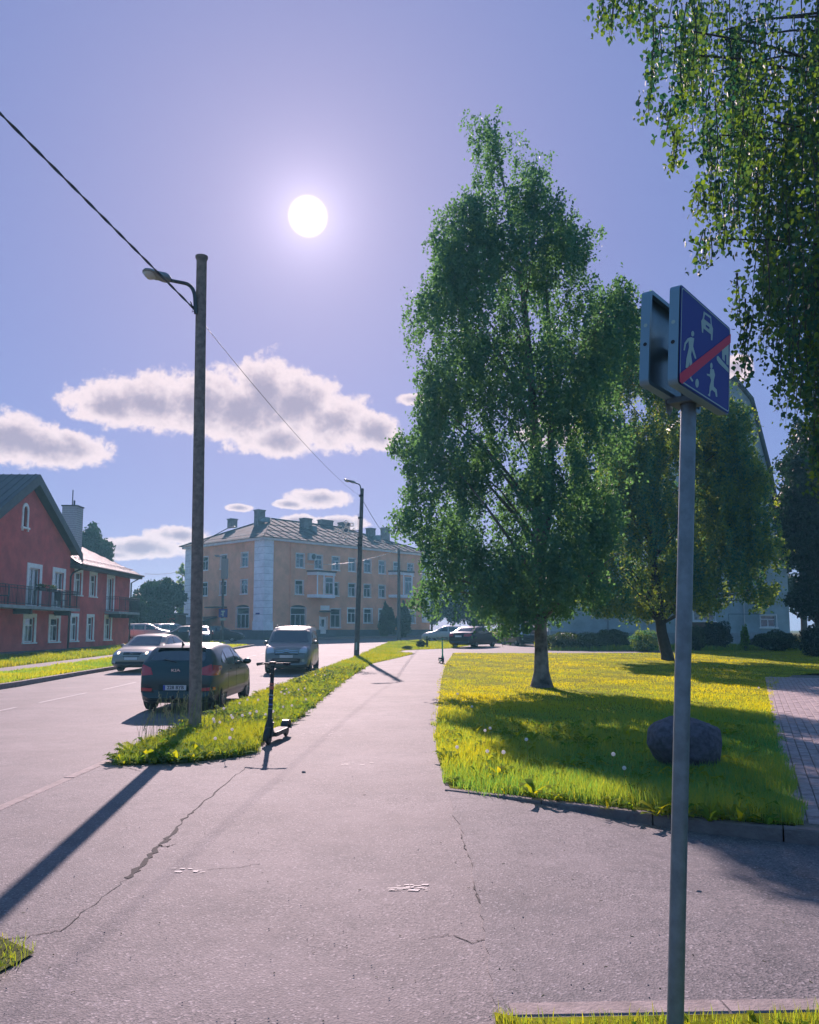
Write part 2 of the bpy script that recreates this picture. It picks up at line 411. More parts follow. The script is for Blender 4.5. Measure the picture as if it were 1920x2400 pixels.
sheet('driveway', seam + [(.5, 2.0), (9, 2.0), (9, 5.0), (6, 5.5)] + C([(3.3, 6.45), (2.3, 6.9), (1.3, 7.55)]), lambda x, y: hdrive(x, y) + .004, m_drive, tuple(np.arange(2.5, 9, .7)), tuple(np.arange(.8, 8, .6)))
# verge and lawns: ground under the blades
verge_poly = [(-3.66, 9.85), (-3.5, 9.58), (-2.78, 9.73), (-2.2, 10.2), (-2.08, 10.55), (-2.2, 11.5), (-2.22, 12.8), (-2.08, 14.0), (-2.07, 17.4), (-2.1, 24.4), (-1.7, 35), (-.5, 41), (.2, 45.5), (-.9, 47.5), (-.3, 50.5), (3, 54), (6, 66), (16, 66), (40, 72), (40, 103), (6, 83.5), (.6, 75.6), (-1.75, 70), (-2.45, 52), (-2.7, 43), (-3.05, 38), (-3.4, 31), (-3.7, 25), (-3.77, 13)]
lawn_poly = [(.42, 8.14), (1.3, 7.65), (2.36, 7.02), (3.30, 6.60), (3.72, 7.6), (4.75, 10.0), (6.62, 14.4), (8.32, 18.2), (11.9, 25.4), (13.4, 27.6), (14.6, 28.6), (40, 30), (40, 62), (16, 62), (16, 46.8), (9, 45.8), (2.6, 46.2), (1.55, 34), (1.05, 26), (.66, 17.7), (.40, 12.2), (.36, 10)]
verge_poly, lawn_poly = C(verge_poly), C(lawn_poly)
sheet('verge_ground', verge_poly, lambda x, y: hp(y) + .012, m_soil2, BR, (-2.9,))
sheet('lawn_ground', lawn_poly, lambda x, y: hp(y) + .012, m_soil2, BR + (40,), (6, 14))
left_poly = [(-12.42, -20), (-12.42, 50), (-12.35, 62.6), (-15, 63.8), (-60, 64), (-60, -20)]
sheet('left_lawn_ground', left_poly, lambda x, y: hp(y) + .0, m_soil2, BR, (-15, -18, -30))
sheet('footpath', [(-16.5, -5), (-15.2, -5), (-15.2, 62), (-16.5, 62)], lambda x, y: hp(y) + .012, m_pathm, BR)
front_bed = [(.44, 1.4), (8, 1.4), (8, 3.44), (1.8, 3.37), (.47, 3.32), (.36, 3.36), (.33, 2.6)]
front_bed = [(.44, 1.4), (8, 1.4)] + C([(8, 3.42), (1.8, 3.36), (.47, 3.31), (.36, 3.36), (.33, 2.6)])
sheet('foreground_bed', front_bed, lambda x, y: .02, m_soil2)
left_bed = [(-3.6, 3.2), (-2.3, 3.5), (-1.98, 3.72), (-1.9, 4.0), (-2.2, 4.22), (-3.6, 4.3)]
left_bed = C(left_bed)
sheet('edge_bed', left_bed, lambda x, y: .012, m_soil)
orange_side = [(-12.6, 80.6), (5.2, 100), (40, 119), (40, 200), (-80, 200), (-60, 93), (-22, 88.6)]
sheet('yard', orange_side, lambda x, y: hp(y) + .02, m_soil2, (130,))
sheet('building_pavement', [(-12.6, 80.9), (5.1, 100.3), (3.4, 102), (-14.6, 82.5)], lambda x, y: hp(y) + .05, m_pathm)
sheet('brick_path_bed', [(3.2, 6.72), (7.4, 5.2), (16.4, 27.6), (12.0, 28.4)], lambda x, y: hp(y) + .006, m_joint, (25,))

# road markings: centre dashes
ln = []
y = 7.9
k = 0
while y < 76:
    x0 = -9.3 + .008 * (y - 8) if y < 50 else -9.0 + .012 * (y - 50)
    if not (59 < y < 62):
        o = sheet('centre_dash', [(x0 - .04, y), (x0 + .04, y), (x0 + .04, y + 2.9), (x0 - .04, y + 2.9)], lambda a, b: hr(b) + .005, m_line, BR)
    y += 4
# paint remnants on the pavement
def patchy(px0, py0, px1, py1, n, seed):
    r = random.Random(seed); mb = MB()
    for i in range(n):
        z = .004 + .00006 * i
        a = G(px0 + (px1 - px0) * r.random(), py0 + (py1 - py0) * r.random()); w = .008 + .024 * r.random(); h = .006 + .011 * r.random()
        mb.add([(a.x - w, a.y - h * .5, z), (a.x + w * .7, a.y - h * r.random(), z), (a.x + w, a.y + h, z), (a.x - w * .6, a.y + h * .8, z)], [(0, 1, 2, 3)])
    o = mb.build('paint_remnant', m_paint); o['kind'] = 'structure'
patchy(915, 2075, 1000, 2090, 26, 1); patchy(405, 2036, 475, 2046, 10, 2); patchy(800, 1784, 872, 1794, 12, 3); patchy(690, 1690, 800, 1730, 40, 5); patchy(800, 1648, 850, 1672, 18, 7)
# cracks
def crack(pts, w0, w1, seed):
    r = random.Random(seed); P = []
    g = [G(*p) for p in pts]
    for a, b in zip(g, g[1:]):
        for i in range(7): P.append(a.lerp(b, i / 7) + Vector((r.uniform(-.018, .018), r.uniform(-.018, .018), 0)))
    P.append(g[-1]); n = len(P); vs = []; fs = []
    for i, p in enumerate(P):
        d = (P[min(i + 1, n - 1)] - P[max(i - 1, 0)]).normalized(); q = Vector((-d.y, d.x, 0)); w = (w0 + (w1 - w0) * i / n) * r.uniform(.3, 1.5)
        vs += [p + q * w + Vector((0, 0, .003)), p - q * w + Vector((0, 0, .003))]
    fs = [(2*i, 2*i+1, 2*i+3, 2*i+2) for i in range(n - 1)]
    o = mesh_obj('crack', vs, fs, m_crack); o['kind'] = 'structure'
crack([(298, 2060), (340, 2020), (375, 1982), (392, 1966), (432, 1920), (470, 1888), (545, 1822), (575, 1800)], .026, .002, 1)
crack([(298, 2060), (230, 2110), (150, 2180), (70, 2196), (0, 2206)], .0015, .005, 2)
crack([(375, 1982), (392, 1985), (410, 1978)], .006, .002, 3)
crack([(1083, 1955), (1092, 1990), (1108, 2030), (1114, 2075), (1130, 2130)], .004, .007, 4)
crack([(985, 2205), (1050, 2190), (1110, 2210), (1150, 2205)], .003, .004, 5)
crack([(480, 2040), (545, 2035), (610, 2025)], .002, .002, 6)
crack([(330, 1808), (300, 1800), (255, 1803), (225, 1808)], .006, .003, 8)

# kerbs made of single stones
def kerb(name, pts, ztop, label_w=.13, h=.3, L=1.0, mat_=None, off=0.0):
    root = empty(name, (pts[0][0], pts[0][1], 0)); root['kind'] = 'structure'
    proto = None; carry = 0.0
    P = [Vector((a, b, 0)) for a, b in pts]
    segs = list(zip(P, P[1:])); tot = sum((b - a).length for a, b in segs); n = max(1, int(round(tot / L))); L = tot / n
    def along(s):
        for a, b in segs:
            l = (b - a).length
            if s <= l + 1e-6: return a.lerp(b, min(1, s / l))
            s -= l
        return P[-1]
    for i in range(n):
        a, b = along(i * L), along((i + 1) * L); a.z, b.z = ztop(a.x, a.y), ztop(b.x, b.y); d = b - a
        if proto is None:
            mb = MB(); x, yy = (L - .012) / 2, label_w / 2; c = .012
            prof = [(-yy, -h), (yy, -h), (yy, -c), (yy - c, 0), (-yy + c, 0), (-yy, -c)]
            mb.prism([(-x, p, q) for p, q in prof], (2 * x, 0, 0)); o = mb.build('kerb_stone', mat_ or m_kerb, root); fixn(o); proto = o
        else: o = proto.copy(); COL.objects.link(o); o.parent = root
        m = (a + b) / 2; o.location = (m.x - P[0].x, m.y - P[0].y, m.z + random.uniform(-.004, .004))
        o.rotation_euler = (random.uniform(-.02, .02), -math.asin(d.z / d.length), math.atan2(d.y, d.x) + random.uniform(-.006, .006))
    return root
kerb('road_kerb', [(-3.78, -3)] + C([(-3.78, 9.9), (-3.85, 13), (-3.78, 25), (-3.48, 31), (-3.13, 38), (-2.78, 43), (-2.53, 52), (-1.83, 70)]), lambda x, y: hp(y) + .005)
kerb('far_road_kerb', [(-12.36, 12), (-12.36, 50), (-12.28, 62.7), (-16, 63.9), (-24, 64)], lambda x, y: hp(y) + .02)
kerb('building_kerb', [(-12.5, 80.6), (5.3, 100), (12, 103.8)], lambda x, y: hp(y) + .06, L=2)
m_kerb_shade = mat('shaded_kerb', (.12, .10, .10), .9, noise=(7, .45, (.17, .145, .14)), bump=(40, .6))  # kerb concrete darkened: shade on the kerb face put into the colour
kerb('lawn_kerb', C([(.38, 8.1), (1.3, 7.57), (2.36, 6.93), (3.36, 6.46), (6, 5.36)]), lambda x, y: hp(y) + .012, L=.98, label_w=.10, mat_=m_kerb_shade)
kerb('foreground_kerb', C([(.43, 3.41), (1.8, 3.46), (8, 3.6)]), lambda x, y: .008, L=1.0, label_w=.13, h=.2)

# brick path
def brick_path():
    o0 = Vector((3.30, 7.0, 0)); d = Vector((.40, .9165, 0)); q = Vector((.9165, -.40, 0)); rz = math.atan2(d.y, d.x)
    bl, bw, g = .24, .12, .008
    L = []
    for r in range(30):
        for c in range(int(22.4 / bl)):
            s = (c + (.5 if r % 2 else 0)) * bl - .3; w = (r + .5) * bw
            p = o0 + d * s + q * w
            if w > 2.6 + .05 * s: continue
            if p.y < 6.95 - (p.x - 3.5) * .41: continue
            u = p.x / p.y * F + CX
            L.append((p, u < 1975 and p.y > 5.5))
    inf = sorted([p for p, v in L if v], key=lambda p: p.y)
    root = empty('brick_path', o0); root['kind'] = 'structure'; mb = MB(); c = .006
    x, yy = (bl - g) / 2, (bw - g) / 2
    mb.add([(-x,-yy,-.03),(x,-yy,-.03),(x,yy,-.03),(-x,yy,-.03),(-x,-yy,-c),(x,-yy,-c),(x,yy,-c),(-x,yy,-c),(-x+c,-yy+c,0),(x-c,-yy+c,0),(x-c,yy-c,0),(-x+c,yy-c,0)],
           [(0,1,5,4),(1,2,6,5),(2,3,7,6),(3,0,4,7),(4,5,9,8),(5,6,10,9),(6,7,11,10),(7,4,8,11),(8,9,10,11)])
    pr = None
    for p in inf[:300]:
        if pr is None: pr = mb.build('brick', m_pav, root); o = pr
        else: o = pr.copy(); COL.objects.link(o); o.parent = root
        o.location = (p.x - o0.x, p.y - o0.y, hp(p.y) + .022 + random.uniform(-.004, .004)); o.rotation_euler = (random.uniform(-.02, .02), random.uniform(-.02, .02), rz)
    s = {id(p) for p in inf[:300]}; big = MB()
    for p, v in L:
        if id(p) in s: continue
        z = hp(p.y) + .022 + random.uniform(-.004, .004); cr, sr = math.cos(rz), math.sin(rz)
        big.add([(a*cr - b*sr + p.x - o0.x, a*sr + b*cr + p.y - o0.y, e + z) for a, b, e in mb.v], mb.f)
    o = big.build('paver_field', m_pav, root); o['kind'] = 'stuff'
brick_path()

# grit, twigs and dead leaves on the asphalt
def grit():
    r = random.Random(31); mb = MB()
    for i in range(420):
        y = 3.4 + 14 * r.random() ** 1.8; x = r.uniform(-.5, .5) * y * 1.02
        if x < -3.4 or (y > 8.2 and not (-1.9 < x < .3)) or (y < 8.3 and x > 2.9): continue
        if y > 8.2 and r.random() < .6: x = r.choice((.26, -1.85)) + r.gauss(0, .07)
        s_ = r.uniform(.002, .0055); z = hdrive(x, y) + .005; a = r.uniform(0, 3)
        if r.random() < .15: mb.box((x, y, z), (s_ * 5, s_ * .6, s_ * .5), 1, rz=a)
        else: mb.add([(x - s_, y - s_, z), (x + s_ * 1.3, y - s_ * .4, z), (x + s_ * .4, y + s_, z), (x, y, z + s_)], [(0, 1, 3), (1, 2, 3), (2, 0, 3)], 0 if r.random() < .7 else 1)
    o = mb.build('grit', [m_kerb, m_soil]); o['kind'] = 'stuff'; o['label'] = 'grit and bits of twig on the worn asphalt'
grit()

# ------------------------------------------------------------------ vegetation tools
def in_poly(X, Y, poly):
    c = np.zeros(X.shape, bool); n = len(poly); j = n - 1
    for i in range(n):
        xi, yi = poly[i]; xj, yj = poly[j]
        if yi != yj:
            c ^= ((yi > Y) != (yj > Y)) & (X < (xj - xi) * (Y - yi) / (yj - yi) + xi)
        j = i
    return c
def unit(v): return v / np.maximum(1e-9, np.linalg.norm(v, axis=1, keepdims=True))

def leaves(name, C, size, parent, material, origin=(0, 0, 0), droop=.5, aspect=.72, tintb=None):
    n = len(C); ax = RNG.normal(size=(n, 3)); ax[:, 2] -= droop * 1.8; ax = unit(ax)
    s = unit(np.cross(ax, RNG.normal(size=(n, 3)))); nn = np.cross(ax, s)
    L = (size * RNG.uniform(.6, 1.3, n))[:, None]; Wd = L * aspect * .5
    b = C - ax * L * .5
    V = np.stack([b, b + ax * L * .42 + s * Wd + nn * Wd * .25, b + ax * L, b + ax * L * .42 - s * Wd + nn * Wd * .25], 1).reshape(-1, 3) - np.array(origin)
    t = RNG.uniform(0, 1, n) if tintb is None else np.clip(tintb + RNG.normal(0, .22, n), 0, 1)
    return np_mesh(name, V, 4, n, [(0, 1, 2), (0, 2, 3)], material, parent, t)

def leaves6(name, C_, size, parent, material, tintb):
    n = len(C_); ax = RNG.normal(size=(n, 3)); ax[:, 2] -= 1.7; ax = unit(ax); s = unit(np.cross(ax, RNG.normal(size=(n, 3)))); nn = np.cross(ax, s)
    L = (size * RNG.uniform(.6, 1.25, n))[:, None]; W_ = L * .40; b = C_ - ax * L * .5; f = nn * L * RNG.uniform(.02, .16, n)[:, None]
    V = np.stack([b, b + ax * L * .16 + s * W_ * .8 + f, b + ax * L * .42 + s * W_ + f, b + ax * L * .78 + s * W_ * .36 + f * .5, b + ax * L * 1.05, b + ax * L * .78 - s * W_ * .36 + f * .5, b + ax * L * .42 - s * W_ + f, b + ax * L * .16 - s * W_ * .8 + f], 1).reshape(-1, 3)
    t = np.clip(tintb + RNG.normal(0, .2, n), 0, 1)
    return np_mesh(name, V, 8, n, [(0, 1, 2, 3, 4), (0, 4, 5, 6, 7)], material, parent, t)

def crown_from_outline(poly, base, nclump, nleaf, depthk=.8, gap=.42, nsc=.55, strand=(.5, 1.3), spread=.38, seed=1, droopy=True, extra=None):
    """poly: outline in metres (x,z) round the trunk line; a rounded body of hanging sprays fills it"""
    rng = np.random.default_rng(seed); P = np.array(poly); lo, hi = P.min(0), P.max(0)
    cent = []
    zs = np.linspace(lo[1], hi[1], 160); gx = np.linspace(lo[0], hi[0], 120)
    rows = {}
    for z in zs:
        m = in_poly(gx, np.full_like(gx, z), poly)
        if m.any(): rows[z] = (gx[m].min(), gx[m].max())
    tries = 0
    while len(cent) < nclump and tries < 60000:
        tries += 1
        x = rng.uniform(lo[0], hi[0]); z = rng.uniform(lo[1], hi[1])
        if not in_poly(np.array([x]), np.array([z]), poly)[0]: continue
        zz = zs[np.argmin(abs(zs - z))]
        if zz not in rows: continue
        a, b = rows[zz]; hw = max(.35, (b - a) / 2); xc = (a + b) / 2; k = (x - xc) / hw
        dm = hw * depthk * math.sqrt(max(0.03, 1 - k * k)); yy = rng.uniform(-1, 1); yy = math.copysign(abs(yy) ** .75, yy) * dm
        v = mnoise.noise(Vector((x * nsc + seed, yy * nsc * .35, z * nsc * 1.15)))
        if v < gap - .5 + rng.uniform(-.06, .06): continue
        cent.append((x, yy, z))
    if extra:
        for _ in range(extra[0]): cent.append((rng.uniform(*extra[1]), rng.uniform(*extra[3]), rng.uniform(*extra[2])))
    cent = np.array(cent); per = nleaf // len(cent); out = []; tint = []
    for c in cent:
        t0 = rng.uniform(.1, .9); ns = 5
        for s in range(ns):
            L = rng.uniform(*strand); m = max(3, int(per / ns * L / ((strand[0] + strand[1]) / 2)))
            st = c + rng.normal(0, spread, 3) * (1, 1, .7); t = rng.uniform(0, 1, m); dr = rng.normal(0, .35, 2)
            if droopy:
                p = st[None] + np.stack([dr[0] * t * L * (1 - .5 * t), dr[1] * t * L * (1 - .5 * t), -L * (t ** 1.4)], 1) + rng.normal(0, .055 + .05 * spread, (m, 3))
            else:
                p = st[None] + rng.normal(0, spread * .55, (m, 3))
            out.append(p); tint.append(np.full(m, t0))
    out = np.concatenate(out); tint = np.concatenate(tint)
    sc = base.y / (base.y + out[:, 1]); jx = rng.normal(0, .10, (len(out), 2)); zz_ = out[:, 2]; am = .16 + .010 * (hi[1] - lo[1])
    wv = am * (np.sin(zz_ * 2.3 + seed + 1.7 * np.sin(out[:, 0] * 1.1)) + .7 * np.sin(zz_ * 5.1 + out[:, 1] * 2) + .5 * np.sin(zz_ * 9.7 + out[:, 0] * 3)); jx[:, 0] += wv * np.sign(out[:, 0] + 1e-6); jx[:, 1] += am * np.sin(out[:, 0] * 2.9 + out[:, 1] * 1.3 + seed)
    k = in_poly((base.x + out[:, 0]) * sc - base.x + jx[:, 0], (base.z + out[:, 2] - CAMH) * sc + CAMH - base.z + jx[:, 1], poly)
    return cent, out[k], tint[k]

def tree_limbs(mb, trunk, targets, n, r0, seed, rise=.55, minr=.012):
    rng = random.Random(seed); T = [Vector(t) for t in trunk]
    zt = [t.z for t in T]
    idx = rng.sample(range(len(targets)), min(n, len(targets)))
    for i in idx:
        c = Vector(targets[i]); hd = math.hypot(c.x - T[0].x, c.y - T[0].y)
        z0 = max(zt[0] + (zt[-1] - zt[0]) * .12, min(zt[-1] * .97, c.z - hd * rise - .3))
        for a, b in zip(T, T[1:]):
            if a.z <= z0 <= b.z:
                f = (z0 - a.z) / (b.z - a.z); p0 = a.lerp(b, f); break
        else: p0 = T[len(T) // 2]
        mid = p0.lerp(c, .5) + Vector((rng.uniform(-.15, .15), rng.uniform(-.15, .15), .18 * hd * .6)); r = r0 * (1 - .65 * (z0 / zt[-1])) * min(1, .3 + hd * .2)
        mb.tube([p0, p0.lerp(mid, .5) + Vector((0, 0, .05)), mid, mid.lerp(c, .55) + Vector((0, 0, .03)), c], [r, r * .75, r * .5, r * .3, minr], 6)

def make_tree(name, label, base, outline, trunk, trunk_r, nclump, nleaf, leafsize, leafm, barkm, seed, limbs=60, cat='tree', **kw):
    root = empty(name, base, 0, label, cat)
    cent, Lf, ti = crown_from_outline(outline, Vector(base), nclump, nleaf, seed=seed, **kw)
    leaves('crown', Lf, leafsize, root, leafm, tintb=ti)
    mb = MB(); mb.tube(trunk, trunk_r, 14); tree_limbs(mb, trunk, cent, limbs, trunk_r[1] * .24, seed, rise=.95)
    autosmooth(mb.build('trunk', barkm, root), 60)
    return root

def outline_px(pts, base):
    """metres round the trunk base, from the outline seen in the photograph"""
    out = []
    for px, py in pts:
        p = at(px, py, base.y); out.append((p.x - base.x, p.z - base.z))
    return out

# ---- the big birch on the lawn
b1 = G(1270, 1612); b1.z = hp(b1.y)
ol = outline_px([(1165,248),(1190,262),(1215,300),(1255,330),(1262,385),(1300,420),(1292,470),(1375,500),(1385,560),(1400,610),(1452,625),(1480,680),(1500,760),(1510,860),(1500,980),(1470,1100),(1450,1230),(1440,1330),(1415,1400),
                 (1340,1400),(1300,1450),(1230,1450),(1190,1480),(1130,1458),(1080,1470),(1010,1440),(975,1400),(985,1320),(965,1280),(930,1230),(955,1160),(925,1100),(940,1060),(905,1040),(960,1010),(990,980),(965,880),(940,790),(915,735),(930,690),(990,690),(975,640),(1000,590),(975,520),(1020,500),(1060,475),(1110,480),(1100,400),(1105,330),(1100,300),(1130,270)], b1)
tr = [(0,0,-.1),(0,0,.12),(0,0,.45),(.0,0,1.2),(-.02,0,3),(-.05,.05,5.5),(-.12,.05,8.5),(-.35,0,11.5),(-.75,0,14.2),(-1.05,0,15.9)]
tree1 = make_tree('birch_tree', 'tall silver birch with flared pale and dark trunk standing on the lawn beside the footpath', b1, ol, tr, [.38,.31,.22,.18,.165,.15,.125,.09,.045,.02], 660, 190000, .096, m_leaf, m_bark, 11, limbs=46, extra=(50, (-1.9, 1.9), (2.6, 4.8), (-2.2, -.4)), depthk=.70, gap=.41, nsc=.66, strand=(.5, 1.25), spread=.27)
# second stem inside the crown
mb = MB(); mb.tube([(-.0,.0,3.4),(.35,.1,5.5),(.45,.1,8.5),(.35,.1,12)], [.16,.12,.09,.03], 10); autosmooth(mb.build('second_stem', m_bark, tree1), 60)

# ---- second tree, behind the sign
b2 = G(1566, 1548); b2.z = hp(b2.y)
ol = outline_px([(1480,690),(1520,760),(1560,840),(1640,870),(1700,870),(1740,920),(1760,1010),(1790,1090),(1805,1180),(1830,1290),(1825,1370),(1800,1420),(1765,1420),(1725,1380),(1690,1420),(1640,1440),(1600,1400),(1560,1440),(1480,1450),(1400,1425),(1330,1400),(1310,1280),(1330,1100),(1350,900),(1400,740)], b2)
dx = at(1545, 1440, b2.y).x - b2.x
make_tree('leaning_tree', 'broad birch with dark leaning trunk partly hidden behind the sign post', b2, ol, [(0,0,-.1),(-.04,0,.3),(dx*.7,0,1.3),(dx,0,2.4),(dx-.2,0,5),(dx-.1,0,8),(dx+.2,0,11.5),(dx-.3,0,15)], [.34,.29,.25,.23,.19,.14,.09,.03], 700, 240000, .135, m_leaf2, m_barkd, 5, limbs=60, depthk=.5, gap=.37, nsc=.50, strand=(.7, 1.9), spread=.5)

# ---- near birch hanging in from the right; its trunk stands outside the picture
b3 = Vector((7.6, 8.6, 0))
def near_birch():
    root = empty('hanging_birch', b3, 0, 'near birch whose long leafy twigs hang down at the upper right', 'tree')
    trunk = [(0,0,-.1),(0,0,.3),(.05,0,1.5),(.1,0,4),(.0,0,7),(-.1,0,10),(-.2,0,12.5)]
    mb = MB(); mb.tube(trunk, [.36,.29,.25,.22,.17,.1,.03], 14)
    rng = random.Random(3); pts = []; ti = []
    # strands given by where they start and how far they hang (metres round the trunk)
    strands = []
    def strand_px(px, py0, py1, Y, wob):
        a = at(px, py0, Y) - b3; b = at(px + rng.uniform(-22, 10), py1, Y + rng.uniform(-.1, .1)) - b3; strands.append((a, b, wob))
    # left boundary of the foliage by height
    edge = [(-260,1300),(-120,1340),(0,1400),(60,1415),(110,1490),(180,1545),(260,1560),(330,1580),(390,1600),(450,1650),(540,1660),(620,1710),(700,1740),(780,1770),(860,1790),(960,1820),(1060,1850),(1140,1885),(1200,1935)]
    def edx(y):
        for (a, xa), (b, xb) in zip(edge, edge[1:]):
            if y <= b: return xa + (xb - xa) * (y - a) / (b - a)
        return edge[-1][1]
    for i in range(780):
        y1 = rng.uniform(60, 1230); e = edx(y1); x = e + rng.uniform(0, 1) ** 1.1 * (2250 - e) + rng.uniform(0, 25)
        if x < e: x = e
        L = rng.uniform(120, 330); Y = rng.uniform(5.8, 9.8); n_ = mnoise.noise(Vector((x / 130, y1 / 170, 2.2)))
        if n_ < -.22 and x < 1900: continue
        strand_px(x, y1 - L, y1, Y, .5)
    # tips that stick out at the edge
    for (x, y0, y1) in [(1405,-60,80),(1425,-60,60),(1440,-40,85),(1535,30,240),(1548,60,190),(1530,120,235),(1525,230,275),(1560,240,285),(1580,300,395),(1590,320,400),(1572,255,340),(1630,430,500),(1645,440,520),(1625,560,565),(1655,540,640),(1665,560,625),(1690,430,600),(1730,640,760),(1745,700,840),(1760,740,900),(1700,520,585),(1600,150,260),(1617,120,200),(1480,-20,60),(1500,0,70),(1515,20,90),(1610,60,130)]:
        for k in range(2): strand_px(x + rng.uniform(-6, 6), y0, y1, rng.uniform(6.2, 7.2), .25)
    for a, b, w in strands:
        L = (b - a).length; m = int(L * 66) + 4; dr = Vector((rng.uniform(-.12, .12), rng.uniform(-.12, .12), 0)) * w; t0 = rng.random() ** 1.6
        prev = None; tw = []
        for j in range(5): f = j / 4; tw.append(a.lerp(b, f) + dr * math.sin(f * PI))
        mb.tube(tw, [.006, .005, .004, .003, .0015], 4)
        for j in range(m):
            f = (j + rng.random()) / m
            p = a.lerp(b, f) + dr * math.sin(f * PI); sp = .035 + .035 * w
            pts.append((p.x + rng.gauss(0, sp), p.y + rng.gauss(0, sp), p.z + rng.gauss(0, sp * .6))); ti.append(t0 if rng.random() > .12 else 1.0)
    # body of the crown outside the frame, to the right and above
    for i in range(420):
        th = rng.uniform(0, 2 * PI); r = rng.uniform(.4, 3.4); z = rng.uniform(3.2, 13); k = max(.2, 1 - abs(z - 6.5) / 8)
        c = Vector((math.cos(th) * r * k + .2, math.sin(th) * r * k, z))
        q = c + b3
        if q.y > 1 and q.x / q.y * F + CX < 1960 and z < 9.5: continue
        for j in range(36): pts.append((c.x + rng.gauss(0, .3), c.y + rng.gauss(0, .3), c.z + rng.gauss(0, .4))); ti.append(.3)
    # limbs from the trunk to the strand heads
    rs = random.Random(9)
    for a, b, w in rs.sample(strands, 36):
        z0 = max(2.8, min(11, a.z - .6)); p0 = Vector((.05, 0, z0)); mid = p0.lerp(a, .5) + Vector((0, 0, .45))
        mb.tube([p0, p0.lerp(mid, .5) + Vector((0, 0, .1)), mid, a.lerp(mid, .4) + Vector((0, 0, .08)), a], [.04, .03, .02, .012, .006], 6)
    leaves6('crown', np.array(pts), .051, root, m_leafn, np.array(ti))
    autosmooth(mb.build('trunk', m_barkd, root), 60)
near_birch()

# ---- trees farther off
def far_tree(name, label, px, pyb, pyt, Y, wpx, leafm, seed, nl=26000, ls=.28, ncl=170, hang=.35, lean=0, low=.12):
    base = Vector((xat(px, Y), Y, hp(Y))); H = zat(pyt, Y) - base.z; w = wpx / F * Y / 2
    r = random.Random(seed); ol = []
    for i in range(18):
        a = 2 * PI * i / 18; k = r.uniform(.82, 1.08); zc = H * (low + 1) / 2; zr = H * (1 - low) / 2
        ol.append((lean + math.sin(a) * w * k, zc - math.cos(a) * zr * k))
    return make_tree(name, label, base, ol, [(0,0,-.1),(0,0,.3),(.05,0,H*.3),(lean*.5,0,H*.6),(lean,0,H*.85)], [H*.028,H*.024,H*.02,H*.012,.03], ncl, nl, ls, leafm, m_barkd, seed, limbs=24, depthk=.9, gap=.22, nsc=.3, strand=(.3*hang*3, .9*hang*3), spread=w*.11 + .15, droopy=False)
far_tree('dark_tree', 'round dark green tree standing between the red house and the ochre building', 368, 1505, 1352, 84, 128, m_leafd, 21, 30000, .26)
far_tree('dark_tree', 'shadowy low tree beside the corner of the red house', 318, 1505, 1392, 76, 46, m_leafd, 22, 12000, .24, 90)
far_tree('garden_tree', 'green tree rising behind the roof of the red house beside its chimney', 205, 1500, 1218, 92, 120, m_leafd, 23, 26000, .3)
far_tree('thin_tree', 'slim light green tree at the left edge of the ochre building', 424, 1500, 1318, 108, 26, m_leaf2, 24, 5000, .26, 60)
far_tree('edge_tree', 'dark tree filling the right edge behind the brick path', 1925, 1530, 960, 44, 190, m_leafd, 25, 60000, .2, 300)
far_tree('backdrop_tree', 'leafy tree behind the parked dark sedan', 1120, 1500, 1330, 92, 190, m_leafd, 26, 26000, .3)
far_tree('backdrop_tree', 'deep green tree behind the birch trunk at the end of the lawn', 1270, 1500, 1300, 84, 190, m_leafd, 27, 26000, .3)
far_tree('backdrop_tree', 'dark tree filling the gap beyond the pale building at the right edge', 1885, 1500, 1190, 80, 150, m_leafd, 31, 24000, .3)
far_tree('backdrop_tree', 'small distant tree at the right end of the ochre building', 1012, 1500, 1370, 118, 70, m_leafd, 32, 9000, .34, 90)
far_tree('courtyard_tree', 'small tree on a dark trunk between the two dark parked cars', 1168, 1498, 1380, 72, 120, m_leaf2, 28, 12000, .22, 110, low=.3)

# ---- bushes
def bush(name, label, px, pyb, Y, wpx, hpx, leafm, seed, n=7000, ls=.11, depth=None, group=None, cat='bush', taper=0):
    base = Vector((xat(px, Y), Y, hp(Y))); w = wpx / F * Y / 2; H = hpx / F * Y; d = depth or w * .8
    rng = np.random.default_rng(seed); root = empty(name, base, 0, label, cat, group)
    u = unit(rng.normal(size=(n, 3))); rr = rng.uniform(.25, 1.0, n) ** .5
    ph = rng.uniform(0, 6, 3); lump = 1 + .16 * np.sin(u[:, 0] * 5 + ph[0]) * np.sin(u[:, 1] * 4 + ph[1]) + .12 * np.sin(u[:, 2] * 7 + ph[2] + u[:, 0] * 6)
    zz = u[:, 2] * rr * lump; k = 1 - taper * (zz * .5 + .5)
    P = np.stack([u[:, 0] * rr * lump * w * k, u[:, 1] * rr * lump * d * k, H * .5 + zz * H * .5], 1); P[:, 2] = np.maximum(P[:, 2], .02)
    leaves('foliage', P, ls, root, leafm, droop=.0, tintb=np.clip(.35 + .3 * np.sin(u[:, 0] * 4 + u[:, 2] * 5), 0, 1))
    mb = MB(); r = random.Random(seed)
    for i in range(7): mb.tube([(r.uniform(-.1, .1) * w, 0, 0), (r.uniform(-.3, .3) * w, r.uniform(-.3, .3) * d, H * .4), (r.uniform(-.6, .6) * w * (1 - taper), r.uniform(-.5, .5) * d, H * .8)], [.03, .02, .008], 5)
    mb.build('stem', m_barkd, root); return root
bush('hedge_bush', 'wide dark clipped bush behind the birch trunk', 1350, 1512, 52, 170, 40, m_hedge, 1, 11000, .11, 1.2)
bush('hedge_bush', 'dark bush joining the wide hedge on its right side', 1432, 1515, 53, 78, 46, m_hedge, 2, 7000, .11)
bush('flowering_bush', 'pale flowering shrub left of the leaning tree trunk', 1512, 1524, 49, 70, 50, m_leaf2, 3, 3600, .1)
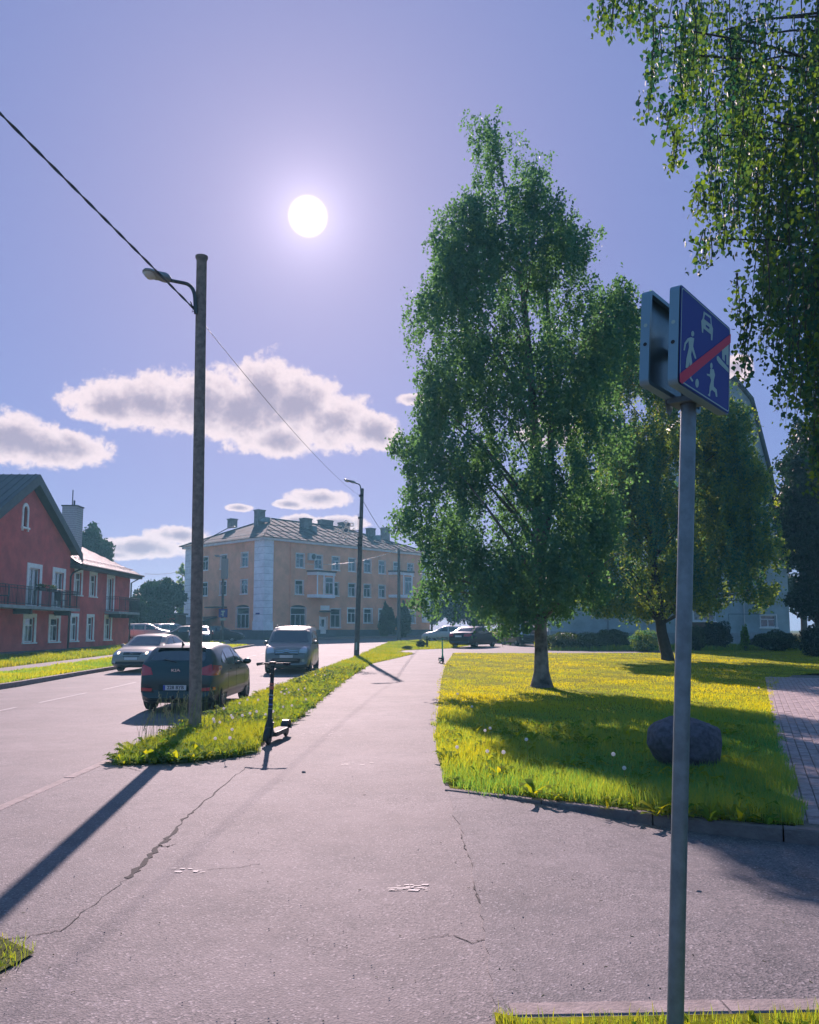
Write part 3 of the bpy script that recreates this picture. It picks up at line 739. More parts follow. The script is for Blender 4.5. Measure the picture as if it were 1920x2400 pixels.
bush('wall_bush', 'dense dark bush right of the sign post against the pale wall', 1678, 1515, 52, 70, 66, m_leafd, 4, 8000, .1)
bush('wall_bush', 'small bright yellow green shrub before the pale wall', 1746, 1515, 50, 26, 60, m_bright, 5, 1600, .1, taper=.4)
bush('wall_bush', 'low dark bush under the dark window of the pale building', 1820, 1518, 50, 110, 46, m_hedge, 6, 8000, .11)
bush('wall_bush', 'loose leafy bush just right of the sign post', 1630, 1520, 50, 44, 56, m_hedge, 7, 3600, .12)
bush('edge_bush', 'dark rounded bush at the right edge beside the lawn', 1912, 1525, 42, 70, 72, m_leafd, 8, 6000, .11)
bush('conifer', 'dark upright conifer in front of the ochre building left of the far lamp pole', 907, 1500, 92, 50, 76, m_leafd, 9, 7000, .22, cat='conifer', taper=.45)
bush('conifer', 'dark upright conifer in front of the ochre building right of the far lamp pole', 946, 1500, 93, 44, 78, m_leafd, 10, 7000, .22, cat='conifer', taper=.45)
bush('round_shrub', 'small round green shrub on the grass near the path end', 987, 1520, 56, 22, 18, m_hedge, 12, 1600, .07)
bush('spire_shrub', 'tiny pointed shrub right of the round shrub', 1001, 1520, 56, 8, 27, m_hedge, 13, 700, .06, taper=.8)
bush('low_shrub', 'low dark plant left of the round shrub on the grass', 954, 1526, 52, 24, 9, m_hedge, 14, 700, .07)

# ---- grass
def blades(name, poly, n, h, w, material, label=None, parent=None, wcurve=None, lean=.35, seed=1, zoff=.0, ymin=None, tintf=None, hmap=None, hz=None):
    rng = np.random.default_rng(seed); P = np.array(poly); lo, hi = P.min(0), P.max(0); X = []; Yy = []; got = 0
    while got < n:
        m = n * 3; u = rng.uniform(0, 1, m)
        y0 = max(lo[1], .8); y1 = hi[1]
        a = 1.35; yy = (y0 ** (1 - a) + u * (y1 ** (1 - a) - y0 ** (1 - a))) ** (1 / (1 - a))     # thinner with distance
        xx = rng.uniform(lo[0], hi[0], m)
        wb = .05 * np.sin(xx * 9 + 2 * np.sin(yy * 4)) + .05 * np.sin(yy * 7.3) + rng.normal(0, .035, m)
        k = in_poly(xx + wb, yy + wb * .6, poly) & (np.abs(xx) < yy * .56 + 1.5)
        k &= rng.uniform(0, 1, m) < np.clip(8.0 / np.maximum(yy, 1), .02, 1) ** .6
        X.append(xx[k]); Yy.append(yy[k]); got += k.sum()
    X = np.concatenate(X)[:n]; Yy = np.concatenate(Yy)[:n]
    Z = HPV(Yy) + zoff if hz is None else np.full(n, hz)
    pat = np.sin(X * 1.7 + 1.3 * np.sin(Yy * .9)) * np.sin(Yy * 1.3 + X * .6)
    H = h * rng.uniform(.45, 1.25, n) * (1 + .35 * pat) * (1 if hmap is None else hmap(X, Yy)); Wd = w * rng.uniform(.6, 1.4, n) * (np.maximum(Yy, 6) / 8.0) ** .85
    th = rng.uniform(0, 2 * PI, n); dx, dy = np.cos(th), np.sin(th); ph = th + PI / 2 + rng.normal(0, .5, n); lx, ly = np.cos(ph) * H * lean * rng.uniform(.2, 1.6, n), np.sin(ph) * H * lean * rng.uniform(.2, 1.6, n)
    B = np.stack([X, Yy, Z - .01], 1); D = np.stack([dx * Wd / 2, dy * Wd / 2, 0 * Wd], 1)
    Mi = B + np.stack([lx * .35, ly * .35, H * .6], 1); T = B + np.stack([lx, ly, H], 1)
    V = np.stack([B - D, B + D, Mi + D * .8, Mi - D * .8, T], 1).reshape(-1, 3)
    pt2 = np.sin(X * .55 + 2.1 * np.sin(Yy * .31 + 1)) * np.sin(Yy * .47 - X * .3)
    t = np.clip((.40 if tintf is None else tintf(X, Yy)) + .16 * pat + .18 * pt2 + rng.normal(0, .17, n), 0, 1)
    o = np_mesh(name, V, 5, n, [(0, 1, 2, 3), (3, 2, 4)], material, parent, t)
    tag(o, label, None, None, 'stuff'); return o
near_edge = lambda X, Y: np.clip(1.5 - (Y - 8) * .07, .6, 1.5)
blades('lawn_grass', lawn_poly, 230000, .088, .0062, m_grass, 'sunlit and shaded lawn grass right of the footpath', seed=2, hmap=near_edge, tintf=lambda X, Y: np.clip(.25 + (Y - 9) * .05, .25, .72))  # tint by distance paints sunlit yellow far off, shaded green close by
blades('verge_grass', verge_poly, 170000, .125, .0058, m_verge, 'tall weedy grass on the verge between road and footpath', seed=3, hmap=lambda X, Y: np.clip(1.35 - (Y - 10) * .03, .8, 1.35))
blades('roadside_grass', [(-12.5, 14), (-12.5, 62), (-15.15, 62), (-15.15, 14)], 30000, .10, .008, m_grass, 'grass strip along the far kerb', seed=4)
blades('house_front_grass', [(-16.55, 14), (-16.55, 62), (-20.9, 62), (-20.9, 14)], 26000, .20, .008, m_verge, 'rough grass in front of the red house', seed=5)
blades('foreground_grass', [(.40, 2.6), (4, 2.6), (4, 3.53), (1.8, 3.52), (.5, 3.49), (.33, 3.56)], 12000, .085, .0055, m_verge, 'short grass behind the near kerb', seed=6, hz=.02)
blades('edge_grass', left_bed, 4200, .07, .0055, m_verge, 'grass tuft at the lower left edge of the pavement', seed=7, hz=.01)
blades('yard_grass', [(-15, 64.2), (-60, 64.2), (-60, 64.9), (-15, 64.9)], 3000, .2, .01, m_verge, 'grass edge of the far car park', seed=8)
blades('wall_foot_grass', [(9, 50), (30, 50), (30, 57.5), (9, 57.5)], 9000, .3, .01, m_verge, 'tall grass along the foot of the pale building', seed=18)

def weeds(name, poly, n, size, label, seed, hz=None, ymax=40):
    """rosettes of broad toothed leaves"""
    rng = np.random.default_rng(seed); P = np.array(poly); lo, hi = P.min(0), P.max(0); hi[1] = min(hi[1], ymax); C = []
    while len(C) < n:
        x, y = rng.uniform(lo[0], hi[0]), lo[1] + (hi[1] - lo[1]) * rng.uniform() ** 1.7
        if in_poly(np.array([x]), np.array([y]), poly)[0]: C.append((x, y, hp(y) if hz is None else hz, rng.uniform()))
    V = []; T = []
    for x, y, z, t0 in C:
        k = rng.integers(6, 11); s = size * rng.uniform(.6, 1.25)
        for i in range(k):
            a = rng.uniform(0, 2 * PI); d = np.array([math.cos(a), math.sin(a), 0]); e = np.array([-d[1], d[0], 0]); L = s * rng.uniform(.7, 1.2); w = L * .17; up = rng.uniform(.3, 1.1)
            b = np.array([x, y, z]); p1 = b + d * L * .35 + np.array([0, 0, L * up * .55]); p2 = b + d * L * .8 + np.array([0, 0, L * up * .8]); p3 = b + d * L * 1.1 + np.array([0, 0, L * up * .62])
            V += [b - e * w * .2, b + e * w * .2, p1 + e * w * .8, p1 - e * w * .8, p2 + e * w * 1.2, p2 - e * w * 1.2, p3]; T.append(np.clip(t0 + rng.normal(0, .2), 0, 1))
    o = np_mesh(name, np.array(V), 7, len(T), [(0, 1, 2, 3), (3, 2, 4, 5), (5, 4, 6)], m_weed, None, np.array(T)); tag(o, label, None, None, 'stuff')
weeds('verge_weeds', [p for p in verge_poly], 1000, .15, 'broad dandelion leaves crowding the verge', 3, ymax=32)
weeds('lawn_weeds', [(.45, 8.2), (2.36, 7.1), (3.0, 6.75), (4.2, 10), (5.8, 13.8), (.5, 14)], 260, .14, 'dandelion and dock leaves in the lawn grass', 4)
weeds('foreground_weeds', [(.5, 2.9), (2, 2.9), (2, 3.45), (.55, 3.42)], 60, .06, 'small weeds beside the near kerb', 5, hz=.02)
weeds('edge_weeds', [(-2.6, 3.65), (-2.0, 3.75), (-1.95, 3.98), (-2.5, 4.1)], 26, .09, 'broad weeds in the tuft at the lower left edge', 6, hz=.015)

# dandelion seed heads
def dandelions():
    mb = MB(); mb.tube([(0, 0, 0), (.012, .0, .5), (.0, .01, 1)], [.0035, .003, .0028], 5, 0)
    pr = mb.build('dandelion', [m_stem, m_puff])
    me = pr.data
    def puff(h, r):
        bm = bmesh.new(); bmesh.ops.create_icosphere(bm, subdivisions=2, radius=r, matrix=Matrix.Translation((0, .01, h)))
        k = len(mb.v); vs = [tuple(v.co) for v in bm.verts]; fs = [tuple(v.index for v in f.verts) for f in bm.faces]; bm.free(); return vs, fs
    vs, fs = puff(1.0, .022)
    bpy.data.objects.remove(pr)
    protos = []
    for h in (.20, .28, .36):
        m2 = MB(); m2.tube([(0, 0, 0), (.012, .0, h * .5), (.0, .01, h)], [.0035, .003, .0028], 5, 0)
        r = random.Random(h); v2 = [((x) * 1, y, (z - 1.0) * 1 + h) for x, y, z in vs]; m2.add(v2, fs, 1)
        o = m2.build('dandelion', [m_stem, m_puff]); protos.append(o)
    r = random.Random(4)
    spots = [(880,1655),(838,1670),(861,1668),(516,1700),(503,1712),(530,1690),(545,1683),(552,1702),(573,1710),(560,1650),(579,1652),(600,1665),(622,1680),(640,1640),(655,1642),(668,1625),(675,1632),(700,1634),(715,1640),(690,1668),(640,1700),(660,1660),(590,1690),(605,1700),(500,1745),(528,1760),(650,1615),(672,1612),(712,1620),(735,1588),(760,1575),(548,1735),(498,1722)]
    spots = [s for s in spots if s[0] < 780]
    for i, (px, py) in enumerate(spots):
        g = G(px, py + 22); pr = protos[i % 3]
        o = pr if i < 3 else pr.copy()
        if i >= 3: COL.objects.link(o)
        g.x = max(g.x, -3.55); g.x = min(g.x, -2.08)
        o.location = g; o.rotation_euler = (r.uniform(-.15, .15), r.uniform(-.15, .15), r.uniform(0, 6))
        lb = ('at the foot of the near wooden pole', 'on the verge between the near pole and the black scooter', 'on the verge right of the black scooter') [0 if px < 535 else (1 if px < 632 else 2)]
        tag(o, 'white dandelion seed head ' + lb, 'dandelion', 'dandelion seed heads ' + lb)
    for i, (px, py) in enumerate([(1142,1800),(1236,1786),(1171,1845),(1075,1790),(1104,1693),(1080,1668),(1140,1745),(1152,1755),(1430,1850),(1470,1845),(1782,1640)]):
        g = G(px, py); o = protos[i % 3].copy(); COL.objects.link(o); o.location = g; o.rotation_euler = (r.uniform(-.12, .12), r.uniform(-.12, .12), r.uniform(0, 6))
        tag(o, 'white dandelion seed head standing in the lawn grass left of the boulder' if px < 1700 else 'single dandelion seed head where the lawn meets the brick path', 'dandelion', 'dandelion seed heads in the lawn' if px < 1700 else None)
        if px >= 1700 and 'group' in o: del o['group']
dandelions()
# tall seeding grass around the pole
def tall_grass():
    mb = MB(); r = random.Random(12); hd = []
    for i in range(90):
        x, y = -3.5 + r.uniform(-.5, .55), 12.7 + r.uniform(-1.9, .5); h = r.uniform(.35, .75); a = r.uniform(-.16, .2), r.uniform(-.12, .12)
        x = max(-3.7, x)
        p = [(x, y, 0), (x + a[0] * h * .4, y + a[1] * h * .4, h * .6), (x + a[0] * h * 1.1, y + a[1] * h, h)]
        mb.tube(p, [.003, .0022, .0015], 4, 0)
        if i % 3 == 0:
            for k in range(9): q = Vector(p[1]).lerp(Vector(p[2]), .4 + .07 * k); mb.box(q + Vector((r.uniform(-.02, .02), 0, 0)), (.009, .006, .02), 1)
    o = mb.build('tall_grass', [m_stem, mat('dry_seed', (.26, .23, .13), .9)]); tag(o, 'tall seeding grass stems around the foot of the near lamp pole', None, None, 'stuff')
tall_grass()

# boulder
def boulder():
    bm = bmesh.new(); bmesh.ops.create_icosphere(bm, subdivisions=5, radius=1)
    for v in bm.verts:
        p = v.co.copy(); n = mnoise.fractal(p * 1.2 + Vector((3, 1, 2)), 1.0, 2.0, 5) * .09; q = p * (1 + n)
        q.z = q.z * (1.0 if q.z > 0 else .8); q.x *= 1 + .10 * q.z
        if q.x > .62: q.x = .62 + (q.x - .62) * .5 + .12 * q.z
        v.co = Vector((q.x * .46, q.y * .38, q.z * .37))
    me = bpy.data.meshes.new('boulder'); bm.to_mesh(me); bm.free(); me.materials.append(m_stone); me.polygons.foreach_set('use_smooth', [True] * len(me.polygons))
    o = bpy.data.objects.new('boulder', me); link(o); g = G(1608, 1800); o.location = (g.x, g.y, .25); o.rotation_euler = (0, .1, .2)
    tag(o, 'large rounded grey boulder lying in the shaded lawn behind the sign post', 'boulder')
boulder()
# little things on the asphalt
for (px, py, s, lab) in [(1637, 2071, .016, 'small pale pebble on the pavement right of the sign post'), (712, 1811, .02, 'dark pebble on the pavement left of the path')]:
    bm = bmesh.new(); bmesh.ops.create_icosphere(bm, subdivisions=2, radius=s)
    for v in bm.verts: v.co = Vector((v.co.x * 1.3, v.co.y, v.co.z * .6)) * (1 + .2 * mnoise.noise(v.co * 60))
    me = bpy.data.meshes.new('pebble'); bm.to_mesh(me); bm.free(); me.materials.append(m_kerb); o = bpy.data.objects.new('pebble', me); link(o); g = G(px, py); o.location = (g.x, g.y, hdrive(g.x, g.y) + s * .4); tag(o, lab, 'pebble')

# ------------------------------------------------------------------ facades
def plane_uv(px, py, O, u, up=Vector((0, 0, 1))):
    n = Vector(u).cross(up); d = ray(px, py); o = Vector((0, 0, CAMH)); t = (Vector(O) - o).dot(n) / d.dot(n); p = o + d * t - Vector(O)
    # coordinates along u and up (not necessarily orthogonal)
    a, b, c = u.dot(u), u.dot(up), up.dot(up); e, f = p.dot(u), p.dot(up); D = a * c - b * b
    return ((e * c - f * b) / D, (f * a - e * b) / D)

class Wall:
    """a wall face: local frame inside its building; x along, z up, outward = -n"""
    def __init__(s, parent, o, ux, depth=.16):
        s.p = parent; s.o = Vector(o); s.u = Vector(ux); s.inn = Vector((-ux[1], ux[0], 0)); s.d = depth   # inward normal = CCW of u
    def pt(s, x, z, y=0.0): return s.o + s.u * x + s.inn * y + Vector((0, 0, z))
    def wall(s, name, x0, x1, z0, z1, holes, m, top=None):
        xs = sorted({x0, x1} | {h[0] for h in holes} | {h[1] for h in holes}); zs = sorted({z0, z1} | {h[2] for h in holes} | {h[3] for h in holes})
        mb = MB()
        for a, b in zip(xs, xs[1:]):
            for c, d in zip(zs, zs[1:]):
                mx, mz = (a + b) / 2, (c + d) / 2
                if any(h[0] < mx < h[1] and h[2] < mz < h[3] for h in holes): continue
                mb.add([s.pt(a, c), s.pt(b, c), s.pt(b, d), s.pt(a, d)], [(0, 1, 2, 3)])
        for (a, b, c, d) in holes:
            for q in (((a, c), (b, c)), ((b, c), (b, d)), ((b, d), (a, d)), ((a, d), (a, c))):
                (p0, r0), (p1, r1) = q; mb.add([s.pt(p0, r0), s.pt(p1, r1), s.pt(p1, r1, s.d), s.pt(p0, r0, s.d)], [(0, 1, 2, 3)])
        if top: mb.add([s.pt(*t) for t in top], [tuple(range(len(top)))])
        return mb.build(name, m, s.p)
    def bx(s, mb, x0, x1, z0, z1, y0, y1, mi=0):
        v = [s.pt(x0,z0,y0), s.pt(x1,z0,y0), s.pt(x1,z0,y1), s.pt(x0,z0,y1), s.pt(x0,z1,y0), s.pt(x1,z1,y0), s.pt(x1,z1,y1), s.pt(x0,z1,y1)]
        mb.add(v, [(0,3,2,1),(4,5,6,7),(0,1,5,4),(1,2,6,5),(2,3,7,6),(3,0,4,7)], mi)
    def window(s, x0, x1, z0, z1, style='T', trim=.12, sill=True, curtain=False, tw=.03, name='window'):
        fr = MB(); y0, y1 = s.d - .09, s.d - .02; t = .06
        s.bx(fr, x0, x0+t, z0, z1, y0, y1); s.bx(fr, x1-t, x1, z0, z1, y0, y1); s.bx(fr, x0+t, x1-t, z0, z0+t, y0, y1); s.bx(fr, x0+t, x1-t, z1-t, z1, y0, y1)
        H = z1 - z0; xm = (x0 + x1) / 2; zt = z0 + H * .68
        if style in ('T', 'TT'): s.bx(fr, x0+t, x1-t, zt-.035, zt+.035, y0-.004, y1); s.bx(fr, xm-.035, xm+.035, z0+t, zt-.035, y0, y1)
        elif style == 'M': s.bx(fr, xm-.035, xm+.035, z0+t, z1-t, y0, y1)
        elif style == 'W':
            s.bx(fr, x0+t, x1-t, zt-.04, zt+.04, y0-.004, y1)
            for k in (1, 2): q = x0 + (x1 - x0) * k / 3; s.bx(fr, q-.03, q+.03, z0+t, zt-.04, y0, y1)
        if trim:
            f0, f1 = -tw, .004
            s.bx(fr, x0-trim, x0, z0-.02, z1+trim, f0, f1); s.bx(fr, x1, x1+trim, z0-.02, z1+trim, f0, f1); s.bx(fr, x0, x1, z1, z1+trim, f0, f1)
        w = fr.build(name, m_frame if not trim or trim < .1 else m_trim, s.p)
        g = MB(); s.bx(g, x0+t*.5, x1-t*.5, z0+t*.5, z1-t*.5, y1-.03, y1-.012); g.build('pane', m_glass, w)
        # curtain behind part of the glass shows as a pale strip
        if curtain:
            c = MB(); s.bx(c, x0+t, x0+t+(x1-x0-2*t)*.42, z0+t, zt-.05, y1-.036, y1-.031); c.build('curtain', m_curt, w)
        if sill:
            q = MB(); s.bx(q, x0-trim-.05, x1+trim+.05, z0-.10, z0-.02, -.09, s.d-.10); q.build('sill', m_trim, w)
        return w

# ---- red house on the left
def red_house():
    O = Vector((-21, 37.9, 0)); root = empty('red_house', O, PI / 2, 'two storey dark rose plastered house with steep gable, white window trims and iron balconies', 'house')
    w = Wall(root, (0, 0, 0), (1, 0, 0), .17)
    def ux(px): return 21.0 / ((960 - px) / F) - 37.9            # pixel column -> metres along the wall
    GB = .18
    holes = []; specs = []
    def W_(xa, xb, za, zb, **k): holes.append((xa, xb, za, zb)); specs.append((xa, xb, za, zb, k))
    tr = .17
    up = [(-9, 12), (79, 79), (136, 136)]
    for c in (39.2-37.9, ux(79), ux(137)): W_(c-.62, c+.62, 2.95, 5.05, style='M', trim=.26, sill=False, curtain=True)
    for c in (39.0-37.9, ux(73), ux(131)): W_(c-.55, c+.55, .95, 2.3, style='T', trim=.22, curtain=True)
    for px in (187, 222): W_(ux(px)-.45, ux(px)+.45, 3.85, 5.25, style='T', trim=.2)
    W_(ux(263)-.5, ux(263)+.5, 2.95, 5.25, style='M', trim=.24, sill=False, curtain=True)
    for px in (182, 219): W_(ux(px)-.42, ux(px)+.42, .95, 2.45, style='T', trim=.2)
    W_(ux(260)-.5, ux(260)+.5, .95, 2.45, style='T', trim=.22, curtain=True)
    ca = ux(50.5); W_(ca-.22, ca+.22, 7.2, 8.35, style='', trim=0, sill=False)
    # gable wing and main range: one plane; the gable part stands 12 cm proud
    xL, xG, xR = -6.5, 10.8, 21.7; ap = 5.4; eG = 6.4; eR = 5.75
    hG = [h for h in holes if h[1] < xG]; hR = [h for h in holes if h[0] > xG]
    wl = w.wall('wall', 0, xG, GB+.3, eG, [h for h in hG if h[3] < eG], m_pink)
    # gable triangle with the arched light cut out as a rectangle
    h = (ca-.22, ca+.22, 7.2, 8.35); mb = MB(); P = w.pt
    apz = 9.55
    def zr(x): return eG + (apz - eG) * (1 - abs(x - ap) / ap)
    mb.add([P(0, eG), P(h[0], eG), P(h[0], zr(h[0]))], [(0, 1, 2)]); mb.add([P(h[1], eG), P(xG, eG), P(h[1], zr(h[1]))] if h[1] > ap else [P(h[1], eG), P(xG, eG), P(ap, apz), P(h[1], zr(h[1]))], [(0, 1, 2)] if h[1] > ap else [(0, 1, 2, 3)])
    mb.add([P(h[0], eG), P(h[1], eG), P(h[1], h[2]), P(h[0], h[2])], [(0, 1, 2, 3)])
    top = [P(h[0], h[3]), P(h[1], h[3]), P(h[1], zr(h[1]))] + ([P(ap, apz)] if h[0] < ap < h[1] else []) + [P(h[0], zr(h[0]))]
    mb.add(top, [tuple(range(len(top)))])
    for a, b in (((h[0], h[2]), (h[1], h[2])), ((h[1], h[2]), (h[1], h[3])), ((h[1], h[3]), (h[0], h[3])), ((h[0], h[3]), (h[0], h[2]))):
        mb.add([P(*a), P(*b), P(*b, .17), P(*a, .17)], [(0, 1, 2, 3)])
    # side walls + back as a closed body
    mb.add([P(xG, 0), P(xG, eG), P(xG, eG, 11), P(xG, 0, 11)], [(0, 1, 2, 3)]); mb.add([P(0, 0), P(0, 0, 11), P(0, eG, 11), P(0, eG)], [(0, 1, 2, 3)])
    mb.build('wall', m_pink, root)
    w2 = Wall(root, (0, .12, 0), (1, 0, 0), .17)
    w2.wall('wall', xG, xR, GB+.3, eR, hR, m_pink)
    mb = MB(); mb.add([w2.pt(xR, 0), w2.pt(xR, 0, 10.8), w2.pt(xR, eR, 10.8), w2.pt(xR, eR)], [(0, 1, 2, 3)]); mb.add([w2.pt(-7, 0, 10.8), w2.pt(-7, eR, 10.8), w2.pt(xR, eR, 10.8), w2.pt(xR, 0, 10.8)], [(0, 1, 2, 3)])
    mb.add([w2.pt(-7, 0), w2.pt(0, 0), w2.pt(0, eR), w2.pt(-7, eR)], [(0, 1, 2, 3)]); mb.build('wall', m_pink, root)
    pl = MB(); w.bx(pl, -.02, xG+.02, -.6, GB+.3, -.05, .3); w2.bx(pl, xG+.02, xR+.05, -.6, GB+.32, -.05, .3); w2.bx(pl, -7, -.02, -.6, GB+.3, -.05, .3); pl.build('plinth', m_plinth, root)
    # roofs
    def slab(mb, q, t, mi=0):
        n = (Vector(q[1]) - Vector(q[0])).cross(Vector(q[2]) - Vector(q[0])).normalized() * t; mb.prism([Vector(a) for a in q], n, mi)
    ov, sl = .45, .63; rf = MB()
    zt = 10.15; xa, xb = -.75, xG + .75; za = zt - (ap + .75) * sl
    slab(rf, [P(xa, za, -ov), P(ap, zt, -ov), P(ap, zt, 9), P(xa, za, 9)], .09); slab(rf, [P(xb, za, -ov), P(xb, za, 9), P(ap, zt, 9), P(ap, zt, -ov)], .09)
    r1 = fixn(rf.build('roof', m_roofd, root)); r1['label'] = 'dark green ribbed metal gable roof'
    sm_ = MB()
    for k in range(0, 22):                                        # standing seams on both slopes
        yk = -ov + .25 + k * .45
        for xs_, s_ in ((xa, 1), (xb, -1)):
            a = P(xs_, za + .12, yk); b = P(ap, zt + .12, yk); sm_.tube([a, b], .022, 4)
    sm_.build('roof_seam', m_roofd, r1)
    fb = MB()                                                    # barge boards
    for xs_ in (xa, xb):
        q = [P(xs_, za - .42, -ov - .01), P(ap, zt - .5, -ov - .01), P(ap, zt + .08, -ov - .01), P(xs_, za + .08, -ov - .01)]; fb.prism(q, w.inn * .05)
    fixn(fb.build('barge_board', m_roofd, root))
    rg = 10.2; yr = 5.4                                           # main roof with hipped end
    r2 = MB(); e = eR - .02; o_ = .7
    R0 = w2.pt(xG + .1, e, -o_); R1 = w2.pt(xR + o_, e, -o_); R2 = w2.pt(xR + o_, e, 10.8 + o_); R3 = w2.pt(xG + .1, e, 10.8 + o_); T0 = w2.pt(xG + .1, 9.2, yr); T1 = w2.pt(xR - 6.4, 9.2, yr)
    r2.add([R0, R1, T1, T0], [(0, 1, 2, 3)]); r2.add([R1, R2, T1], [(0, 1, 2)]); r2.add([R2, R3, T0, T1], [(0, 1, 2, 3)]); r2.add([R0, R3, R2, R1], [(0, 1, 2, 3)])
    ro = r2.build('roof', m_roofs, root); ro['label'] = 'sunlit bright sheet metal hipped roof'
    sm2 = MB()
    for k in range(20):
        x = xG + .8 + k * .6
        if x > xR + .5: break
        f = min(1.0, (xR + o_ - x) / 7.1); a = w2.pt(x, e + .03, -o_); b = w2.pt(x, e + (9.2 - e) * f + .03, -o_ + (yr + o_) * f); sm2.tube([a, b], .022, 4)
    sm2.tube([w2.pt(xG + .6, e + .42, -.1), w2.pt(xR + .2, e + .42, -.1)], .03, 5)
    sm2.build('roof_seam', m_roofs, ro)
    g = MB(); g.tube([w2.pt(xG + .2, e - .05, -o_ - .07), w2.pt(xR + o_ + .05, e - .05, -o_ - .07)], .075, 6); w2.bx(g, xG + .02, xR + o_, e - .28, e - .02, -o_ + .02, -.04); g.build('gutter', m_dkmet, root)
    dp = MB(); dp.tube([w2.pt(11.9, e - .1, -o_ - .05), w2.pt(11.3, e - .55, -.12), w2.pt(11.05, e - .8, -.08), w2.pt(11.05, .5, -.08), w2.pt(11.12, .35, -.25)], .055, 6); dp.build('downpipe', m_iron, root)
    dp = MB(); dp.tube([w2.pt(xR + .6, e - .1, -o_), w2.pt(xR - .02, e - .6, -.1), w2.pt(xR - .05, .3, -.1)], .055, 6); dp.build('downpipe', m_iron, root)
    # chimneys
    c = MB(); cx, cy = 16.4, 2.4; c.box(tuple(w.pt(cx, 8.05, cy)), (1.1, 1.0, 4.1)); ch = c.build('chimney', m_chbr, ro)
    cc = MB(); cc.box(tuple(w.pt(cx, 10.13, cy)), (1.22, 1.12, .08)); cc.tube([w.pt(cx - .1, 10.1, cy), w.pt(cx - .1, 11.3, cy)], .035, 6); cc.tube([w.pt(cx + .2, 10.2, cy), w.pt(cx + .2, 10.6, cy)], .06, 6); cc.build('chimney_cap', m_dkmet, root)
    jn = MB()
    for k in range(26): jn.box(tuple(w.pt(cx, 6.2 + k * .15, cy)), (1.106, 1.006, .02))
    jn.build('mortar_joint', m_chim, root)
    # windows
    for (a, b, c_, d, k) in specs:
        ww = w if a < xG else w2
        if k.get('style') == '': continue
        ww.window(a, b, c_, d, **k)
    # arched gable light
    am = MB(); n = 14; arc = [(ca + .22 * math.cos(PI * i / n), 8.13 + .22 * math.sin(PI * i / n)) for i in range(n + 1)]; arco = [(ca + .36 * math.cos(PI * i / n), 8.13 + .40 * math.sin(PI * i / n)) for i in range(n + 1)]
    inn = [(ca + .22, 7.2)] + arc + [(ca - .22, 7.2)]; out = [(ca + .36, 7.2)] + arco + [(ca - .36, 7.2)]
    for i in range(len(inn) - 1):
        q = [P(*inn[i], -.05), P(*out[i], -.05), P(*out[i+1], -.05), P(*inn[i+1], -.05)]; am.prism(q, w.inn * .06)
    w.bx(am, ca - .42, ca + .42, 7.1, 7.2, -.12, .1); w.bx(am, ca - .36, ca - .26, 6.98, 7.1, -.08, .02); w.bx(am, ca + .26, ca + .36, 6.98, 7.1, -.08, .02)
    fr = fixn(am.build('arched_window', m_trim, root)); pg = MB(); w.bx(pg, ca - .21, ca + .21, 7.2, 8.35, .12, .15); pg.build('pane', m_glass, fr)
    # balconies
    def balcony(x0, x1, zf, pr, name='balcony'):
        b = MB(); w.bx(b, x0, x1, zf - .16, zf, -pr, .02)
        br = b.build(name, m_greyb, root); r = MB(); H = 1.0
        ys = -pr + .04
        for z in (zf + .1, zf + H - .14, zf + H): r.tube([w.pt(x0 + .03, z, -.02), w.pt(x0 + .03, z, ys), w.pt(x1 - .03, z, ys), w.pt(x1 - .03, z, -.02)], .02, 5)
        n = int((x1 - x0) / .15)
        for i in range(n + 1): x = x0 + .03 + (x1 - x0 - .06) * i / n; r.tube([w.pt(x, zf + .02, ys), w.pt(x, zf + H, ys)], .011 if i % 8 else .024, 4)
        for sx in (x0 + .03, x1 - .03):
            for k in range(1, int(pr / .15)): r.tube([w.pt(sx, zf + .02, ys + k * .15), w.pt(sx, zf + H, ys + k * .15)], .011, 4)
        r.build('railing', m_iron, br); k = MB()
        for x in (x0 + .8, (x0 + x1) / 2, x1 - .8): w.bx(k, x - .12, x + .12, zf - .42, zf - .16, -pr * .8, .0)
        k.build('bracket', m_iron, br)
        return br
    balcony(-1.5, 9.75, 2.88, 1.15); balcony(ux(250) - .15, ux(300) - .2, 2.88, 1.0)
    return w
wr = red_house()
# balcony furniture and planters rest on the balcony: things of their own
for i, x in enumerate((4.7, 6.0)):
    mb = MB(); mb.box((0, 0, .09), (.8, .18, .18), 0); o = mb.build('flower_box', m_iron); o.location = (-21 + 1.12, 37.9 + x, 3.72); o.rotation_euler[2] = PI / 2
    r = np.random.default_rng(i); fl_ = leaves('flowers', r.uniform(-1, 1, (260, 3)) * (.42, .12, .12) + (0, 0, .24), .07, o, m_hedge); fl_['kind'] = 'stuff'
    tag(o, 'planter with leafy flowers hung on the long balcony railing, ' + ('left one' if i == 0 else 'right one'), 'planter', 'planters on the balcony')
def chair(x, y, z, rz, label):
    root = empty('balcony_chair', (x, y, z), rz, label, 'chair'); mb = MB()
    mb.box((0, 0, .44), (.46, .46, .04)); mb.build('seat', m_iron, root); mb = MB(); mb.box((0, .22, .72), (.46, .03, .5)); mb.build('backrest', m_iron, root)
    for a in (-1, 1):
        for b in (-1, 1): m2 = MB(); m2.tube([(a * .2, b * .2, 0), (a * .2, b * .2, .43)], .018, 5); m2.build('leg', m_iron, root)
chair(-20.4, 46.2, 2.9, 1.2, 'dark garden chair at the right end of the long balcony'); chair(-20.4, 39.7, 2.9, -1.2, 'dark garden chair at the left end of the long balcony')

